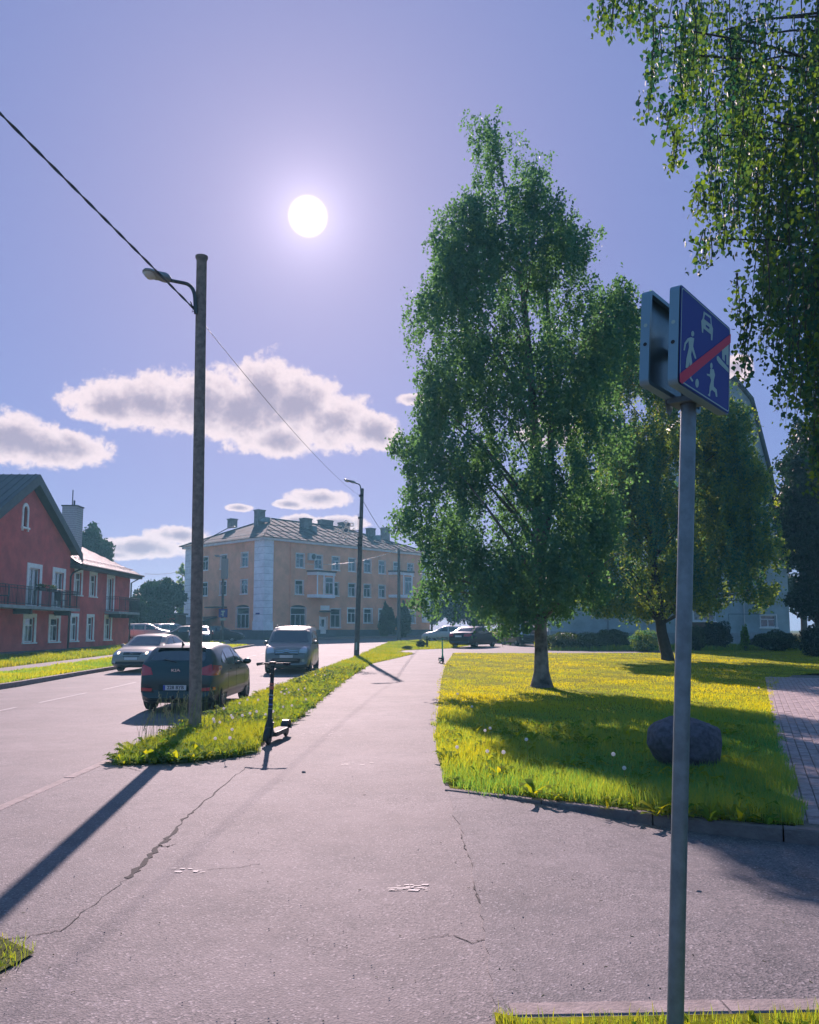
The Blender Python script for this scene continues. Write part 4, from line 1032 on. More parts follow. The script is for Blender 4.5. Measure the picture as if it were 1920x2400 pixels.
# ---- ochre building
def ochre():
    O = Vector((-15.3, 83, 0)); r = Vector((.674, .738, 0)).normalized(); root = empty('ochre_building', O, math.atan2(r.y, r.x), 'three storey ochre apartment building with white corner pilasters and dark hipped roof', 'building')
    Lr, Ll = 26.6, 15.2; l = Vector((-r.y, r.x, 0)); g0 = .45; eav = 11.15; pz = 2.05
    FR = Wall(root, (0, 0, 0), (1, 0, 0), .16)
    FL = Wall(root, (0, Ll, 0), (0, -1, 0), .16)                    # runs from the far left corner towards the near corner
    ur = lambda px, py: plane_uv(px, py, O, r); Ol = O + l * Ll; ul = lambda px, py: plane_uv(px, py, Ol, -l)
    z2 = lambda zx: 400 + zx / 2.6953
    zy = lambda zy_: 1120 + zy_ / 2.6953
    hR = []; sR = []; hL = []; sL = []
    def add(hs, ss, f, zxc, za, zb, wdt, **k):
        u, zt = f(z2(zxc), zy(za)); _, zb_ = f(z2(zxc), zy(zb)); q = (u - wdt / 2, u + wdt / 2, zb_, zt); hs.append(q); ss.append((q, k))
    ZT, ZM, ZG = (9.15, 7.35), (5.75, 4.0), (2.1 + .6, .95)
    def addz(hs, ss, f, zxc, zz, wdt, **k):
        u, _ = f(z2(zxc), 1400); q = (u - wdt / 2, u + wdt / 2, zz[1], zz[0]); hs.append(q); ss.append((q, k))
    _, t1 = ur(z2(815), zy(478)); _, t0 = ur(z2(815), zy(566)); _, m1 = ur(z2(812), zy(648)); _, m0 = ur(z2(812), zy(735)); _, q1 = ur(z2(1145), zy(826)); _, q0 = ur(z2(1145), zy(915)); _, s0 = ur(z2(808), zy(950)); _, s1 = ur(z2(808), zy(822))
    tr = .07
    for c in (815, 932, 1041, 1145, 1243, 1335, 1428, 1515): addz(hR, sR, ur, c, (t1, t0), 1.12, style='T', trim=tr, curtain=c in (815, 1041, 1145, 1428))
    for c in (812, 1038, 1145, 1242, 1335): addz(hR, sR, ur, c, (m1, m0), 1.12, style='T', trim=tr, curtain=c in (812, 1145, 1335))
    for c in (1145, 1247, 1340, 1470, 1523): addz(hR, sR, ur, c, (q1, q0), 1.25, style='T', trim=.13)
    addz(hR, sR, ur, 808, (s1, s0), 2.1, style='W', trim=.06, sill=False); addz(hR, sR, ur, 1043, (s1, s0 + .1), 1.45, style='T', trim=.08)
    ud, _ = ur(z2(966), 1400); zd0, zd1 = ur(z2(966), zy(985))[1], ur(z2(966), zy(878))[1]; door = (ud - .5, ud + .5, zd0, zd1); hR.append(door)
    for c in (212, 330, 463):
        addz(hL, sL, ul, c, (t1, t0), 1.2, style='T', trim=tr)
        addz(hL, sL, ul, c, (m1, m0), 1.2, style='T', trim=tr, curtain=c == 330)
    addz(hL, sL, ul, 457, (s1, s0), 2.3, style='W', trim=.06, sill=False)
    base = ur(z2(700), zy(960))[1]; base = max(1.0, base)
    for hs in (hR, hL):
        for i, h in enumerate(hs):
            if h[2] < base + .02 and h is not door: pass
    FR.wall('wall', 0, Lr, base, eav, [h for h in hR if h != door] + [(door[0], door[1], base, door[3])], m_orange)
    FL.wall('wall', 0, Ll, base, eav, [(h[0], h[1], max(h[2], base + .01), h[3]) for h in hL], m_orange)
    bk = MB(); bk.add([(0, Ll, 0), (Lr, Ll, 0), (Lr, Ll, eav), (0, Ll, eav)], [(0, 3, 2, 1)]); bk.add([(Lr, 0, 0), (Lr, Ll, 0), (Lr, Ll, eav), (Lr, 0, eav)], [(0, 1, 2, 3)]); bk.build('wall', m_orange, root)
    pl = MB(); FR.bx(pl, -.1, door[0], -.2, base, -.1, .3); FR.bx(pl, door[1], Lr + .1, -.2, base, -.1, .3); FR.bx(pl, door[0], door[1], -.2, door[2], -.1, .3); FL.bx(pl, 0, Ll - .1, -.2, base, -.1, .3); pl.build('plinth', m_plin2, root)
    for q, k in sR: FR.window(*q, **k)
    for q, k in sL: FL.window(q[0], q[1], max(q[2], base + .01), q[3], **k)
    # arched heads over the big shop windows
    for Wf, q in ((FR, sR[-2][0]), (FL, sL[-1][0])):
        mb = MB(); n = 10; xm = (q[0] + q[1]) / 2; hw = (q[1] - q[0]) / 2 + .02
        P_ = [(xm + hw * math.cos(PI * i / n), q[3] - .01 + .32 * math.sin(PI * i / n)) for i in range(n + 1)]
        mb.prism([Wf.pt(a, b, -.012) for a, b in P_], Wf.inn * .03); fixn(mb.build('window_arch', m_glass, root))
    dm = MB(); FR.bx(dm, door[0], door[1], door[2], door[3], .08, .13); FR.bx(dm, door[0] - .1, door[0], door[2], door[3] + .1, -.03, .1); FR.bx(dm, door[1], door[1] + .1, door[2], door[3] + .1, -.03, .1)
    d = dm.build('door', m_trim, root); hd = MB(); FR.bx(hd, door[0] + .1, door[0] + .14, door[2] + .9, door[2] + 1.1, .02, .08); hd.build('handle', m_iron, d); g = MB(); FR.bx(g, door[0] + .3, door[1] - .3, door[2] + .8, door[3] - .3, .07, .078); g.build('pane', m_glass, d)
    cn = MB(); u0, u1 = ur(z2(940), 1400)[0], ur(z2(1015), 1400)[0]; zc = ur(z2(966), zy(848))[1]; FR.bx(cn, u0, u1, zc, zc + .14, -1.2, .0); cn.build('canopy', m_dkmet, root)
    lb = MB(); zl = ur(z2(966), zy(806))[1]; FR.bx(lb, u0 + .15, u1 - .3, zc + .2, zl, -.08, -.002); lb.build('white_board', m_trim, root)
    u0, u1 = ul(z2(268), 1400)[0], ul(z2(358), 1400)[0]; cn = MB(); zc = ul(z2(300), zy(822))[1]; FL.bx(cn, u0, u1, zc, zc + .12, -1.1, 0); cn.build('canopy', m_dkmet, root)
    # pilasters of separate blocks
    def pilaster(Wf, x0, x1, z0, z1, n):
        h = (z1 - z0) / n
        for i in range(n):
            mb = MB(); Wf.bx(mb, x0, x1, z0 + i * h + .012, z0 + (i + 1) * h - .012, -.09, .0); mb.build('pilaster_block', m_pilw, root)
        mb = MB(); Wf.bx(mb, x0 + .02, x1 - .02, z0, z1, -.065, -.002); mb.build('pilaster_core', m_chim, root)
    pr = ur(z2(643), 1400)[0]; pl_ = ul(z2(528), 1400)[0]
    pilaster(FR, -.09, pr, base + .9, eav - .05, 12); pilaster(FL, pl_, Ll, base + .9, eav - .05, 12); pilaster(FL, 0, 1.9, base + .9, eav - .05, 12); pilaster(FR, Lr - 1.6, Lr, base + .9, eav - .05, 12)
    pf = MB(); FR.bx(pf, -.14, pr + .05, base - .05, base + .9, -.14, 0); FL.bx(pf, pl_ - .05, Ll, base - .05, base + .9, -.14, 0); pf.build('pilaster_foot', m_pilw, root)
    pf = MB(); FL.bx(pf, -.0, 1.95, base - .05, base + .9, -.14, 0); pf.build('pilaster_foot', m_pilw, root)
    sg = MB(); a = ul(z2(543), zy(853)); b = ul(z2(567), zy(862)); FL.bx(sg, a[0], b[0], b[1], a[1], -.13, -.095); sg.build('street_name_plate', m_blue, root)
    # cornice
    cr = MB(); FR.bx(cr, -.35, Lr + .35, eav - .05, eav + .22, -.35, .1); FL.bx(cr, -.35, Ll + .0, eav - .048, eav + .218, -.35, .1); cr.build('cornice', m_pilw, root)
    # drain pipe
    dp = MB(); ux_ = ur(z2(751), 1400)[0]; dp.tube([FR.pt(ux_, eav - .1, -.12), FR.pt(ux_, base, -.12)], .06, 6); dp.build('downpipe', m_orange, root)
    # roof
    e = eav + .22; ov = .6; rz = 14.75; hy = Ll / 2; hx = 6.6; hx2 = 9.0
    A, B, C, D = (-ov, -ov, e), (Lr + ov, -ov, e), (Lr + ov, Ll + ov, e), (-ov, Ll + ov, e); T0, T1 = (hx, hy, rz), (Lr - hx2, hy, rz)
    rm = MB(); rm.add([A, B, T1, T0], [(0, 1, 2, 3)]); rm.add([D, A, T0], [(0, 1, 2)]); rm.add([B, C, T1], [(0, 1, 2)]); rm.add([C, D, T0, T1], [(0, 1, 2, 3)]); rm.add([A, D, C, B], [(0, 1, 2, 3)])
    ro = rm.build('roof', m_roofo, root)
    se = MB(); A_, B_, T0_, T1_ = map(Vector, (A, B, T0, T1))
    for i in range(1, 22):
        f = i / 22; a = A_.lerp(B_, f); dxl = (a.x - A_.x); dxr = B_.x - a.x; fr_ = min(1, dxl / (hx + ov), dxr / (hx2 + ov)); b = Vector((a.x, -ov + (hy + ov) * fr_, e + (rz - e) * fr_)); se.tube([a + Vector((0, 0, .03)), b + Vector((0, 0, .03))], .03, 4)
    for zz in (1.2, 2.2):
        f = zz / 3.5; se.tube([A_.lerp(T0_, f) + Vector((.2, 0, .03)), B_.lerp(T1_, f) + Vector((-.2, 0, .03))], .025, 4)
    for a, b in ((A, T0), (T0, T1), (B, T1), (D, T0)): se.tube([Vector(a) + Vector((0, 0, .03)), Vector(b) + Vector((0, 0, .05))], .07, 5)
    se.build('roof_seam', m_roofo, ro)
    sgd = MB()
    for k, (zz, yy) in enumerate(((.28, .1), (.50, .12))):
        sgd.tube([Vector((.2, yy, e + zz)), Vector((Lr - .2, yy, e + zz))], .025, 5); sgd.tube([Vector((yy, .2, e + zz)), Vector((yy, Ll - .2, e + zz))], .025, 5)
    for i in range(26): sgd.tube([(i * Lr / 25, .05, e + .1), (i * Lr / 25, .12, e + .55)], .02, 4)
    sgd.build('snow_guard', m_galv, ro)
    def chim(px, pt, pb, y, wx, wy):
        u, _ = plane_uv(px, pt, O + l * y, r); _, zt = plane_uv(px, pt, O + l * y, r); _, zb = plane_uv(px, pb, O + l * y, r)
        mb = MB(); mb.box((u, y, (zt + zb - .6) / 2), (wx, wy, zt - zb + .6)); mb.box((u, y, zt - .08), (wx + .14, wy + .14, .12)); mb.build('chimney', m_chim, ro)
    for a in ((609, 1195, 1235, 7.2, 1.0, .8), (717, 1215, 1250, 5.2, 1.2, .9), (763, 1219, 1232, 8.6, 1.9, .9), (806, 1225, 1240, 8.4, 1.3, .9), (869, 1238, 1262, 5.2, 1.0, .8), (903, 1237, 1258, 6.3, 1.0, .8), (545, 1216, 1225, 12.5, .9, .8)): chim(*a)
    # roof hatches
    for px, y in ((622, 6.0), (733, 4.6), (883, 4.0)):
        u, _ = plane_uv(px, 1240, O + l * y, r); zz = e + (rz - e) * (y + ov) / (hy + ov); mb = MB(); mb.prism([(u - .35, y - .4, zz - .2), (u - .35, y + .7, zz + .1), (u - .35, y - .4, zz + .42)], (.7, 0, 0)); fixn(mb.build('dormer_hatch', m_galv, ro))
    # bays
    for zx0, zx1 in ((866, 1020), (1380, 1512)):
        u0, u1 = ur(z2(zx0), 1400)[0], ur(z2(zx1), 1400)[0]; zb = ur(z2(zx0), zy(756))[1]; zt = ur(z2(zx0), zy(594))[1]; d = .95
        bm_ = MB(); fx0, fx1 = u0 + .25, u1 - .1
        poly = [FR.pt(u0, 0, 0), FR.pt(u0 + .5, 0, -d), FR.pt(u1 - .5, 0, -d), FR.pt(u1, 0, 0)]
        def ring(z0, z1, grow, mi=0):
            q = [FR.pt(u0 - grow, z0, 0), FR.pt(u0 + .5 - grow * .5, z0, -d - grow), FR.pt(u1 - .5 + grow * .5, z0, -d - grow), FR.pt(u1 + grow, z0, 0)]; bm_.prism(q, (0, 0, z1 - z0), mi)
        ring(zb, zb + .35, .08, 1); ring(zt - .35, zt, .1, 1); ring(zt, zt + .16, .22, 2); ring(zb + .35, zt - .35, 0, 0)
        bo = fixn(bm_.build('bay', [m_orange, m_pilw, m_dkmet], root))
        sp = MB(); Wb = Wall(root, FR.pt(u0 + .5, 0, -d) , (1, 0, 0), .05)
        wd = (u1 - u0) - 1.0
        for x in (-.02, wd * .36, wd * .92): sp = MB(); Wb.bx(sp, x, x + .16, zb + .35, zt - .35, -.04, .0); sp.build('bay_pilaster', m_pilw, bo)
        wx0, wx1 = wd * .42 + .1, wd * .9; fr = MB(); z0_, z1_ = zb + .4, zt - .55
        for a_, b_, c_, d_ in ((wx0, wx1, z0_, z0_ + .07), (wx0, wx1, z1_ - .07, z1_), (wx0, wx0 + .07, z0_, z1_), (wx1 - .07, wx1, z0_, z1_), ((wx0 + wx1) / 2 - .04, (wx0 + wx1) / 2 + .04, z0_, z1_ - .6), (wx0, wx1, z1_ - .64, z1_ - .56)): Wb.bx(fr, a_, b_, c_, d_, -.05, -.002)
        fw = fr.build('bay_window', m_frame, bo); gl_ = MB(); Wb.bx(gl_, wx0 + .03, wx1 - .03, z0_ + .03, z1_ - .03, -.02, -.004); gl_.build('pane', m_glass, fw)
    # air conditioner
    ua, za = ur(z2(885), zy(500)); ac = MB(); FR.bx(ac, ua - .5, ua + .5, za - .38, za + .38, -.4, -.05); ao = ac.build('air_conditioner', m_ac, root)
    fn = MB(); c = FR.pt(ua + .1, za, -.405); fn.lathe([(0, -.0), (.28, -.0), (.3, -.02), (.3, .0)], 16, 0, 'y', tuple(c)); fn.build('fan_grille', m_dkmet, ao)
    # lean-to at the left face
    lt = MB(); FL.bx(lt, -1.0, 6.2, 0, 2.0, -3.0, -.0); lo = lt.build('annex_wall', m_orange, root); lr = MB(); lr.prism([FL.pt(-1.4, 2.1, -3.6), FL.pt(-1.4, 3.1, 0), FL.pt(-1.4, 2.95, 0), FL.pt(-1.4, 1.95, -3.6)], FL.u * 8.2); fixn(lr.build('annex_roof', m_dkmet, root))
ochre()

# ---- pale building at the right
def pale():
    O = Vector((11.2, 58, 0)); root = empty('pale_building', O, 0, 'tall pale grey rendered gabled building behind the trees in shade', 'building')
    Wf = Wall(root, (0, 0, 0), (1, 0, 0), .2); gz = .2; X1 = xat(1852, 58) - 11.2; X0 = 3.4; E = 5.9; PK = 20.5
    wins = [(xat(1652, 58) - 11.2 - .75, xat(1652, 58) - 11.2 + .75, zat(1455, 58), zat(1400, 58)), (X1 - 2.1, X1 - 1.0, zat(1470, 58), zat(1443, 58))]
    Wf.wall('wall', X0, X1, 1.4, E, wins, m_grey, top=[(X0, E), (X1, E), (X1 - 1.1, 13.5), (X1 - 2.2, 18.8), (X1 - 3.5, PK), (X0 + 1, 13), (X0, 12.4)])
    Wp = Wall(root, (0, -.12, 0), (1, 0, 0), .11)
    for c in (5.4, 8.6, 11.8):
        for z_ in (6.6, 9.8): Wp.window(c - .6, c + .6, z_, z_ + 1.6, style='T', trim=.09)
    for i, q in enumerate(wins): Wf.window(*q, style='T', trim=.09, curtain=i % 3 == 0)
    b = MB(); b.add([Wf.pt(X1, 0), Wf.pt(X1, 0, 12), Wf.pt(X1, E, 12), Wf.pt(X1, E)], [(0, 1, 2, 3)]); b.add([Wf.pt(X0, 0), Wf.pt(X0, 12.4), Wf.pt(X0, 12.4, 12), Wf.pt(X0, 0, 12)], [(0, 1, 2, 3)])
    b.add([Wf.pt(X0, 0, 12), Wf.pt(X0, 12.4, 12), Wf.pt(X0 + 1, 13, 12), Wf.pt(X1 - 3.5, PK, 12), Wf.pt(X1 - 2.2, 18.8, 12), Wf.pt(X1 - 1.1, 13.5, 12), Wf.pt(X1, E, 12), Wf.pt(X1, 0, 12)], [tuple(range(8))]); b.build('wall', m_grey, root)
    r = MB()
    for a, c in (((X0 - .4, 12.3), (X0 + 1, 13.05)), ((X0 + 1, 13.05), (X1 - 3.5, PK + .05)), ((X1 - 3.5, PK + .05), (X1 - 2.17, 18.8)), ((X1 - 2.17, 18.8), (X1 - 1.07, 13.5)), ((X1 - 1.07, 13.5), (X1 + .06, E - .1))):
        r.prism([Wf.pt(*a, -.4), Wf.pt(*c, -.4), Wf.pt(c[0] + .1, c[1] + .1, -.4), Wf.pt(a[0] + .1, a[1] + .1, -.4)], (0, 12.8, 0))
    fixn(r.build('roof', m_roofd, root))
    p = MB(); Wf.bx(p, X0 - .1, X1 + .1, -.3, 1.4, -.08, .3); p.build('plinth', m_greyb, root)
    an = MB(); Wf.bx(an, -1.0, X0 - .02, 1.5, 5.2, .4, 8); an.build('annex_wall', m_grey, root); an = MB(); Wf.bx(an, -1.1, X0 - .12, -.3, 1.5, .3, 8.1); an.build('annex_plinth', m_greyb, root)
    ar = MB(); Wf.bx(ar, -1.4, X0 - .05, 5.2, 5.4, 0, 8.4); ar.build('annex_roof', m_roofd, root)
    dp = MB(); dp.tube([Wf.pt(-.9, 5.2, .3), Wf.pt(-.9, .2, .3)], .06, 6); dp.tube([Wf.pt(xat(1745, 58) - 11.2, 9, -.08), Wf.pt(xat(1745, 58) - 11.2, .5, -.08)], .05, 6); dp.build('downpipe', m_ac, root)
    rl = MB(); a, c = xat(1694, 58) - 11.2, xat(1775, 58) - 11.2; z = zat(1440, 58); rl.tube([Wf.pt(a, gz, -1.2), Wf.pt(a, z, -1.2), Wf.pt(c, z, -1.2), Wf.pt(c, z, -.1)], .03, 6); rl.build('railing', m_galv, root)
    bd = MB(); bx0 = xat(1652, 58) - 11.2; Wf.bx(bd, bx0 - .9, bx0 + .9, zat(1490, 58), zat(1456, 58), -.06, -.004); bd.build('brown_panel', m_brown, root)
pale()
# low sheds and walls behind the far car park
mb = MB(); mb.box((0, 0, 1.3), (7, 3, 2.6)); mb.box((0, 0, 2.7), (7.4, 3.4, .15), 1)
o = mb.build('garage', [m_brown, m_dkmet]); o.location = (-28.2, 86, .6); tag(o, 'low reddish brown garage behind the parked silver estate car', 'garage')
d = MB()
for i in (-1, 0, 1): dd_ = MB(); dd_.box((i * 2.2, -1.53, 1.15), (1.9, .04, 2.1)); dd_.build('garage_door', m_pink, o)
mb = MB(); mb.box((0, 0, 1.2), (7, .25, 2.4)); mb.box((0, 0, 2.45), (7.2, .4, .12)); o = mb.build('yard_wall', [m_greyb]); o.location = (-25.5, 93, .6); tag(o, 'grey yard wall beside the left corner of the ochre building', 'wall')

# ------------------------------------------------------------------ lamp posts and wires
def lamp_post(label, base, top, r0, r1, mt, arm, head, flare=False, mark=False, group=None, sides=14):
    root = empty('street_lamp', base, 0, label, 'street lamp', group); d = Vector(top) - Vector(base); mb = MB()
    n = 6; pts = [d * (i / n) for i in range(n + 1)]; rad = [r0 + (r1 - r0) * i / n for i in range(n + 1)]; pts[0] = Vector((0, 0, -.2))
    if flare: pts = pts[:-1] + [d * .992, d * .996, d]; rad = rad[:-1] + [r1, r1 * 1.22, r1 * 1.22]
    mb.tube(pts, rad, sides); autosmooth(mb.build('pole', mt, root), 50)
    mb = MB(); a = [Vector(p) - Vector(base) for p in arm]
    # rounded elbow
    pp = [a[0]]
    for i in range(9):
        t = i / 8; pp.append(a[0].lerp(a[1], .55).lerp(a[1], t).lerp(a[1].lerp(a[2], .4 * t), t))
    pp.append(a[2]); mb.tube(pp, .032 if r0 < .15 else .035, 8); autosmooth(mb.build('arm', m_dkmet, root), 60)
    # lamp head
    hd = Vector(head) - Vector(base); dirv = (hd - a[2]); L = dirv.length; dirv.normalize(); side = dirv.cross(Vector((0, 0, 1))).normalized(); up = side.cross(dirv)
    hb = MB(); secs = [(-.02, .05, .05), (.10, .10, .09), (.22, .115, .10), (.42, .12, .085), (.5, .155, .075), (.75, .165, .07), (.92, .13, .05), (1.0, .05, .02)]
    for (t, w, h) in secs:
        c = a[2] + dirv * (t * L)
        for k in range(12):
            th = 2 * PI * k / 12; y, z = math.cos(th) * w, math.sin(th) * h; z = z if z > 0 else z * .55
            hb.v.append(tuple(c + side * y + up * z))
    for i in range(len(secs) - 1):
        for k in range(12): k2 = (k + 1) % 12; hb.f.append((i*12+k, i*12+k2, (i+1)*12+k2, (i+1)*12+k)); hb.i.append(0)
    hb.f += [tuple(range(12))[::-1], tuple((len(secs)-1)*12 + k for k in range(12))]; hb.i += [0, 0]
    ho = hb.build('lamp_head', m_lampb, root); fixn(ho); autosmooth(ho, 50)
    gb = MB(); c = a[2] + dirv * (.72 * L)
    prof = [(0, -.085), (.4, -.08), (.8, -.05), (1, -.02)]
    for q, z in prof:
        for k in range(12): th = 2 * PI * k / 12; gb.v.append(tuple(c + dirv * math.cos(th) * q * L * .25 + side * math.sin(th) * q * .145 + up * (z + .0)))
    for i in range(3):
        for k in range(12): k2 = (k + 1) % 12; gb.f.append((i*12+k, (i+1)*12+k, (i+1)*12+k2, i*12+k2)); gb.i.append(0)
    gb.build('lamp_glass', m_lampg, ho)
    if mark:
        mk_ = MB(); mk_.box((.0, -r0 - .004, .55), (.09, .02, .4)); mk_.build('white_mark', m_white, root)
    return root

p1b = Vector((xat(463, 13.0), 13.0, 0)); p1t = at(473, 601, 13.0)
a0 = at(459, 735, 12.9); a1 = at(455, 668, 12.9); a2 = at(399, 657, 12.9); h1 = at(334, 636, 12.75)
a0 = at(459, 735, 12.9); l1 = lamp_post('tall near street lamp on a round wooden pole in the verge by the green car', p1b, p1t, .103, .088, m_wood, [a0, a1, a2], h1, flare=True)
mb = MB()
hk = at(455, 720, 12.9) - p1b; mb.tube([hk + Vector((.05, .05, 0)), hk + Vector((-.03, 0, .02)), hk + Vector((-.06, 0, .1))], .012, 5); mb.tube([hk, hk + Vector((-.04, 0, -.09)), hk + Vector((.05, .02, -.02))], .008, 5); mb.build('cable_hook', m_iron, l1)
for zz in (.35, .42): pass

p2b = Vector((xat(836, 42.2), 42.2, hp(42.2))); p2t = at(849, 1145, 42.2)
l2 = lamp_post('middle street lamp on a leaning concrete pole, white mark near its foot', p2b, p2t, .145, .095, m_conc, [at(846, 1156, 42.1), at(845, 1136, 42.1), at(833, 1132, 42.1)], at(806, 1124, 42.1), mark=True)
mb = MB()
for y_ in (1162, 1214, 1262, 1278):
    c = at(847.5 - (y_ - 1145) * .03, y_, 42.2) - p2b; r_ = .105 + (y_ - 1145) / 390 * .05; mb.lathe([(r_ + .005, -.05), (r_ + .022, -.05), (r_ + .022, .05), (r_ + .005, .05)], 12, 0, 'z', tuple(c))
mb.build('clamp_band', m_iron, l2)
# snowflake ornament, its own thing, hung on the pole by a rod
def snowflake():
    c = at(811, 1243, 42.0); root = empty('snowflake_ornament', c, 0, 'unlit wire snowflake decoration hanging left of the middle lamp pole', 'ornament'); px = 42 / F
    fr = MB(); t = .030
    for k in range(8):
        a = k * PI / 4; d = Vector((math.cos(a), 0, math.sin(a))); q = Vector((-d.z, 0, d.x)); r1, r2 = 9 * px, 15 * px; r3 = 24 * px
        fr.tube([d * r2 * .95, d * (r2 + r3) / 2 + q * 5 * px, d * r3, d * (r2 + r3) / 2 - q * 5 * px, d * r2 * .95], t, 4)
        fr.tube([d * 6 * px, d * r1 + q * 3.2 * px, d * r2 * .8, d * r1 - q * 3.2 * px, d * 6 * px], t, 4)
    fr.tube([Vector((math.cos(i * PI / 8) * 6.5 * px, 0, math.sin(i * PI / 8) * 6.5 * px)) for i in range(17)], t, 4)
    fr.build('light_outline', m_gar, root)
    rd = MB(); e = at(845, 1240, 42.1) - c; rd.tube([(0, .02, 0), (e.x, .02, .0)], .015, 5); rd.tube([(e.x - .12, .02, -1.2), (e.x - .12, .02, .9)], .012, 5); rd.build('mounting_rod', m_iron, root)
snowflake()
p3b = Vector((xat(935, 80), 80, hp(80))); p3t = at(935, 1285, 80)
l3 = lamp_post('farthest street lamp on a slim grey pole in front of the ochre building conifers', p3b, p3t, .19, .13, m_conc, [at(934, 1296, 79.9), at(932, 1281, 79.9), at(897, 1275, 79.9)], at(876, 1268, 79.9), group=None)
p4b = Vector((xat(470, 66), 66, hp(66))); p4t = at(472, 1275, 66)
l4 = lamp_post('street lamp hidden behind the near wooden pole, only its lit head showing right of it', p4b, p4t, .15, .1, m_conc, [at(473, 1280, 65.9), at(478, 1268, 65.9), at(534, 1238, 65.9)], at(552, 1234, 65.9))

# wires
def wire(name, a, b, sag, r, label, twist=0, n=40, mats=m_cable, beads=0):
    mb = MB(); P = []
    for i in range(n + 1):
        t = i / n; p = a.lerp(b, t); p.z -= 4 * sag * t * (1 - t); P.append(p)
    if twist:
        d = (b - a).normalized(); s = d.cross(Vector((0, 0, 1))).normalized(); u = s.cross(d); L = (b - a).length; m = int(L * 14)
        for ph in (0, PI):
            Q = []
            for i in range(m + 1):
                t = i / m; p = a.lerp(b, t); p.z -= 4 * sag * t * (1 - t); th = t * L * twist + ph; Q.append(p + (s * math.cos(th) + u * math.sin(th)) * r * .9)
            mb.tube(Q, r, 5)
    else: mb.tube(P, r, 5)
    o = mb.build(name, mats); tag(o, label, 'cable'); return o
wa = at(457, 726, 12.95); wl = at(0, 265, 8.6); far = wa + (wl - wa) * 3.0; far.z = wa.z + .35
q = wl - wa
# straight through the seen point
wire('overhead_cable', wa + q * 3.2 + Vector((0, 0, .0)), wa, .0, .0105, 'black twisted cable running from the near pole to the upper left corner', twist=9)
wire('overhead_cable', at(478, 760, 13.05), at(845, 1163, 42.15), .30, .006, 'thin cable sagging from the near pole to the middle lamp pole')
wire('overhead_cable', at(849, 1170, 42.3), at(934, 1290, 80), .35, .016, 'thin cable from the middle lamp pole to the farthest lamp pole')
ga, gb_ = at(933, 1289, 79.8), at(712, 1321, 85)
g_ = wire('light_chain', ga, gb_, .6, .02, 'pale light chain strung from the farthest lamp pole to the ochre building')
g_['category'] = 'light chain'
mb = MB()
for i in range(60): t = (i + .5) / 60; p = ga.lerp(gb_, t); p.z -= 4 * .6 * t * (1 - t); mb.box(p, (.06, .06, .09))
mb.build('bulbs', m_gar, g_)
wire('overhead_cable', at(340, 1345, 60), at(434, 1335, 92), .2, .018, 'faint wire from the eave of the red house to the ochre building')

# blue pedestrian sign on slim twin lamp pole
def blue_sign_pole():
    b = Vector((xat(521, 66), 66, hp(66))); t = at(524, 1308, 66); root = empty('lamp_with_sign', b, 0, 'slim grey lamp pole with small twin heads and a blue square sign', 'street lamp'); d = t - b
    mb = MB(); mb.tube([(0, 0, -.1), d * .5, d], [.14, .11, .09], 10); autosmooth(mb.build('pole', m_conc, root), 50)
    mb = MB(); mb.box((-.25 + d.x, 0, d.z + .12), (.75, .12, .07)); mb.box((-.55 + d.x, 0, d.z + .2), (.35, .2, .12)); mb.box((d.x + .12, 0, d.z - .9), (.5, .4, 1.7)); mb.build('lamp_head', m_lampb, root)
    c = at(523, 1437, 65.8) - b; s = .36; mb = MB(); mb.box(c, (s * 2, .05, s * 2)); so = mb.build('sign_plate', m_blue, root)
    mb = MB(); y = c.y - .03
    mb.box((c.x, y, c.z - .06), (.09, .01, .42)); mb.box((c.x, y - .002, c.z + .14), (.3, .01, .12)); mb.box((c.x - .08, y, c.z - .1), (.2, .008, .06)); mb.build('pictogram', m_white, so)
    mb = MB(); mb.box((c.x, c.y, c.z - .52), (.5, .04, .18)); mb.build('small_plate', m_white, root)
blue_sign_pole()

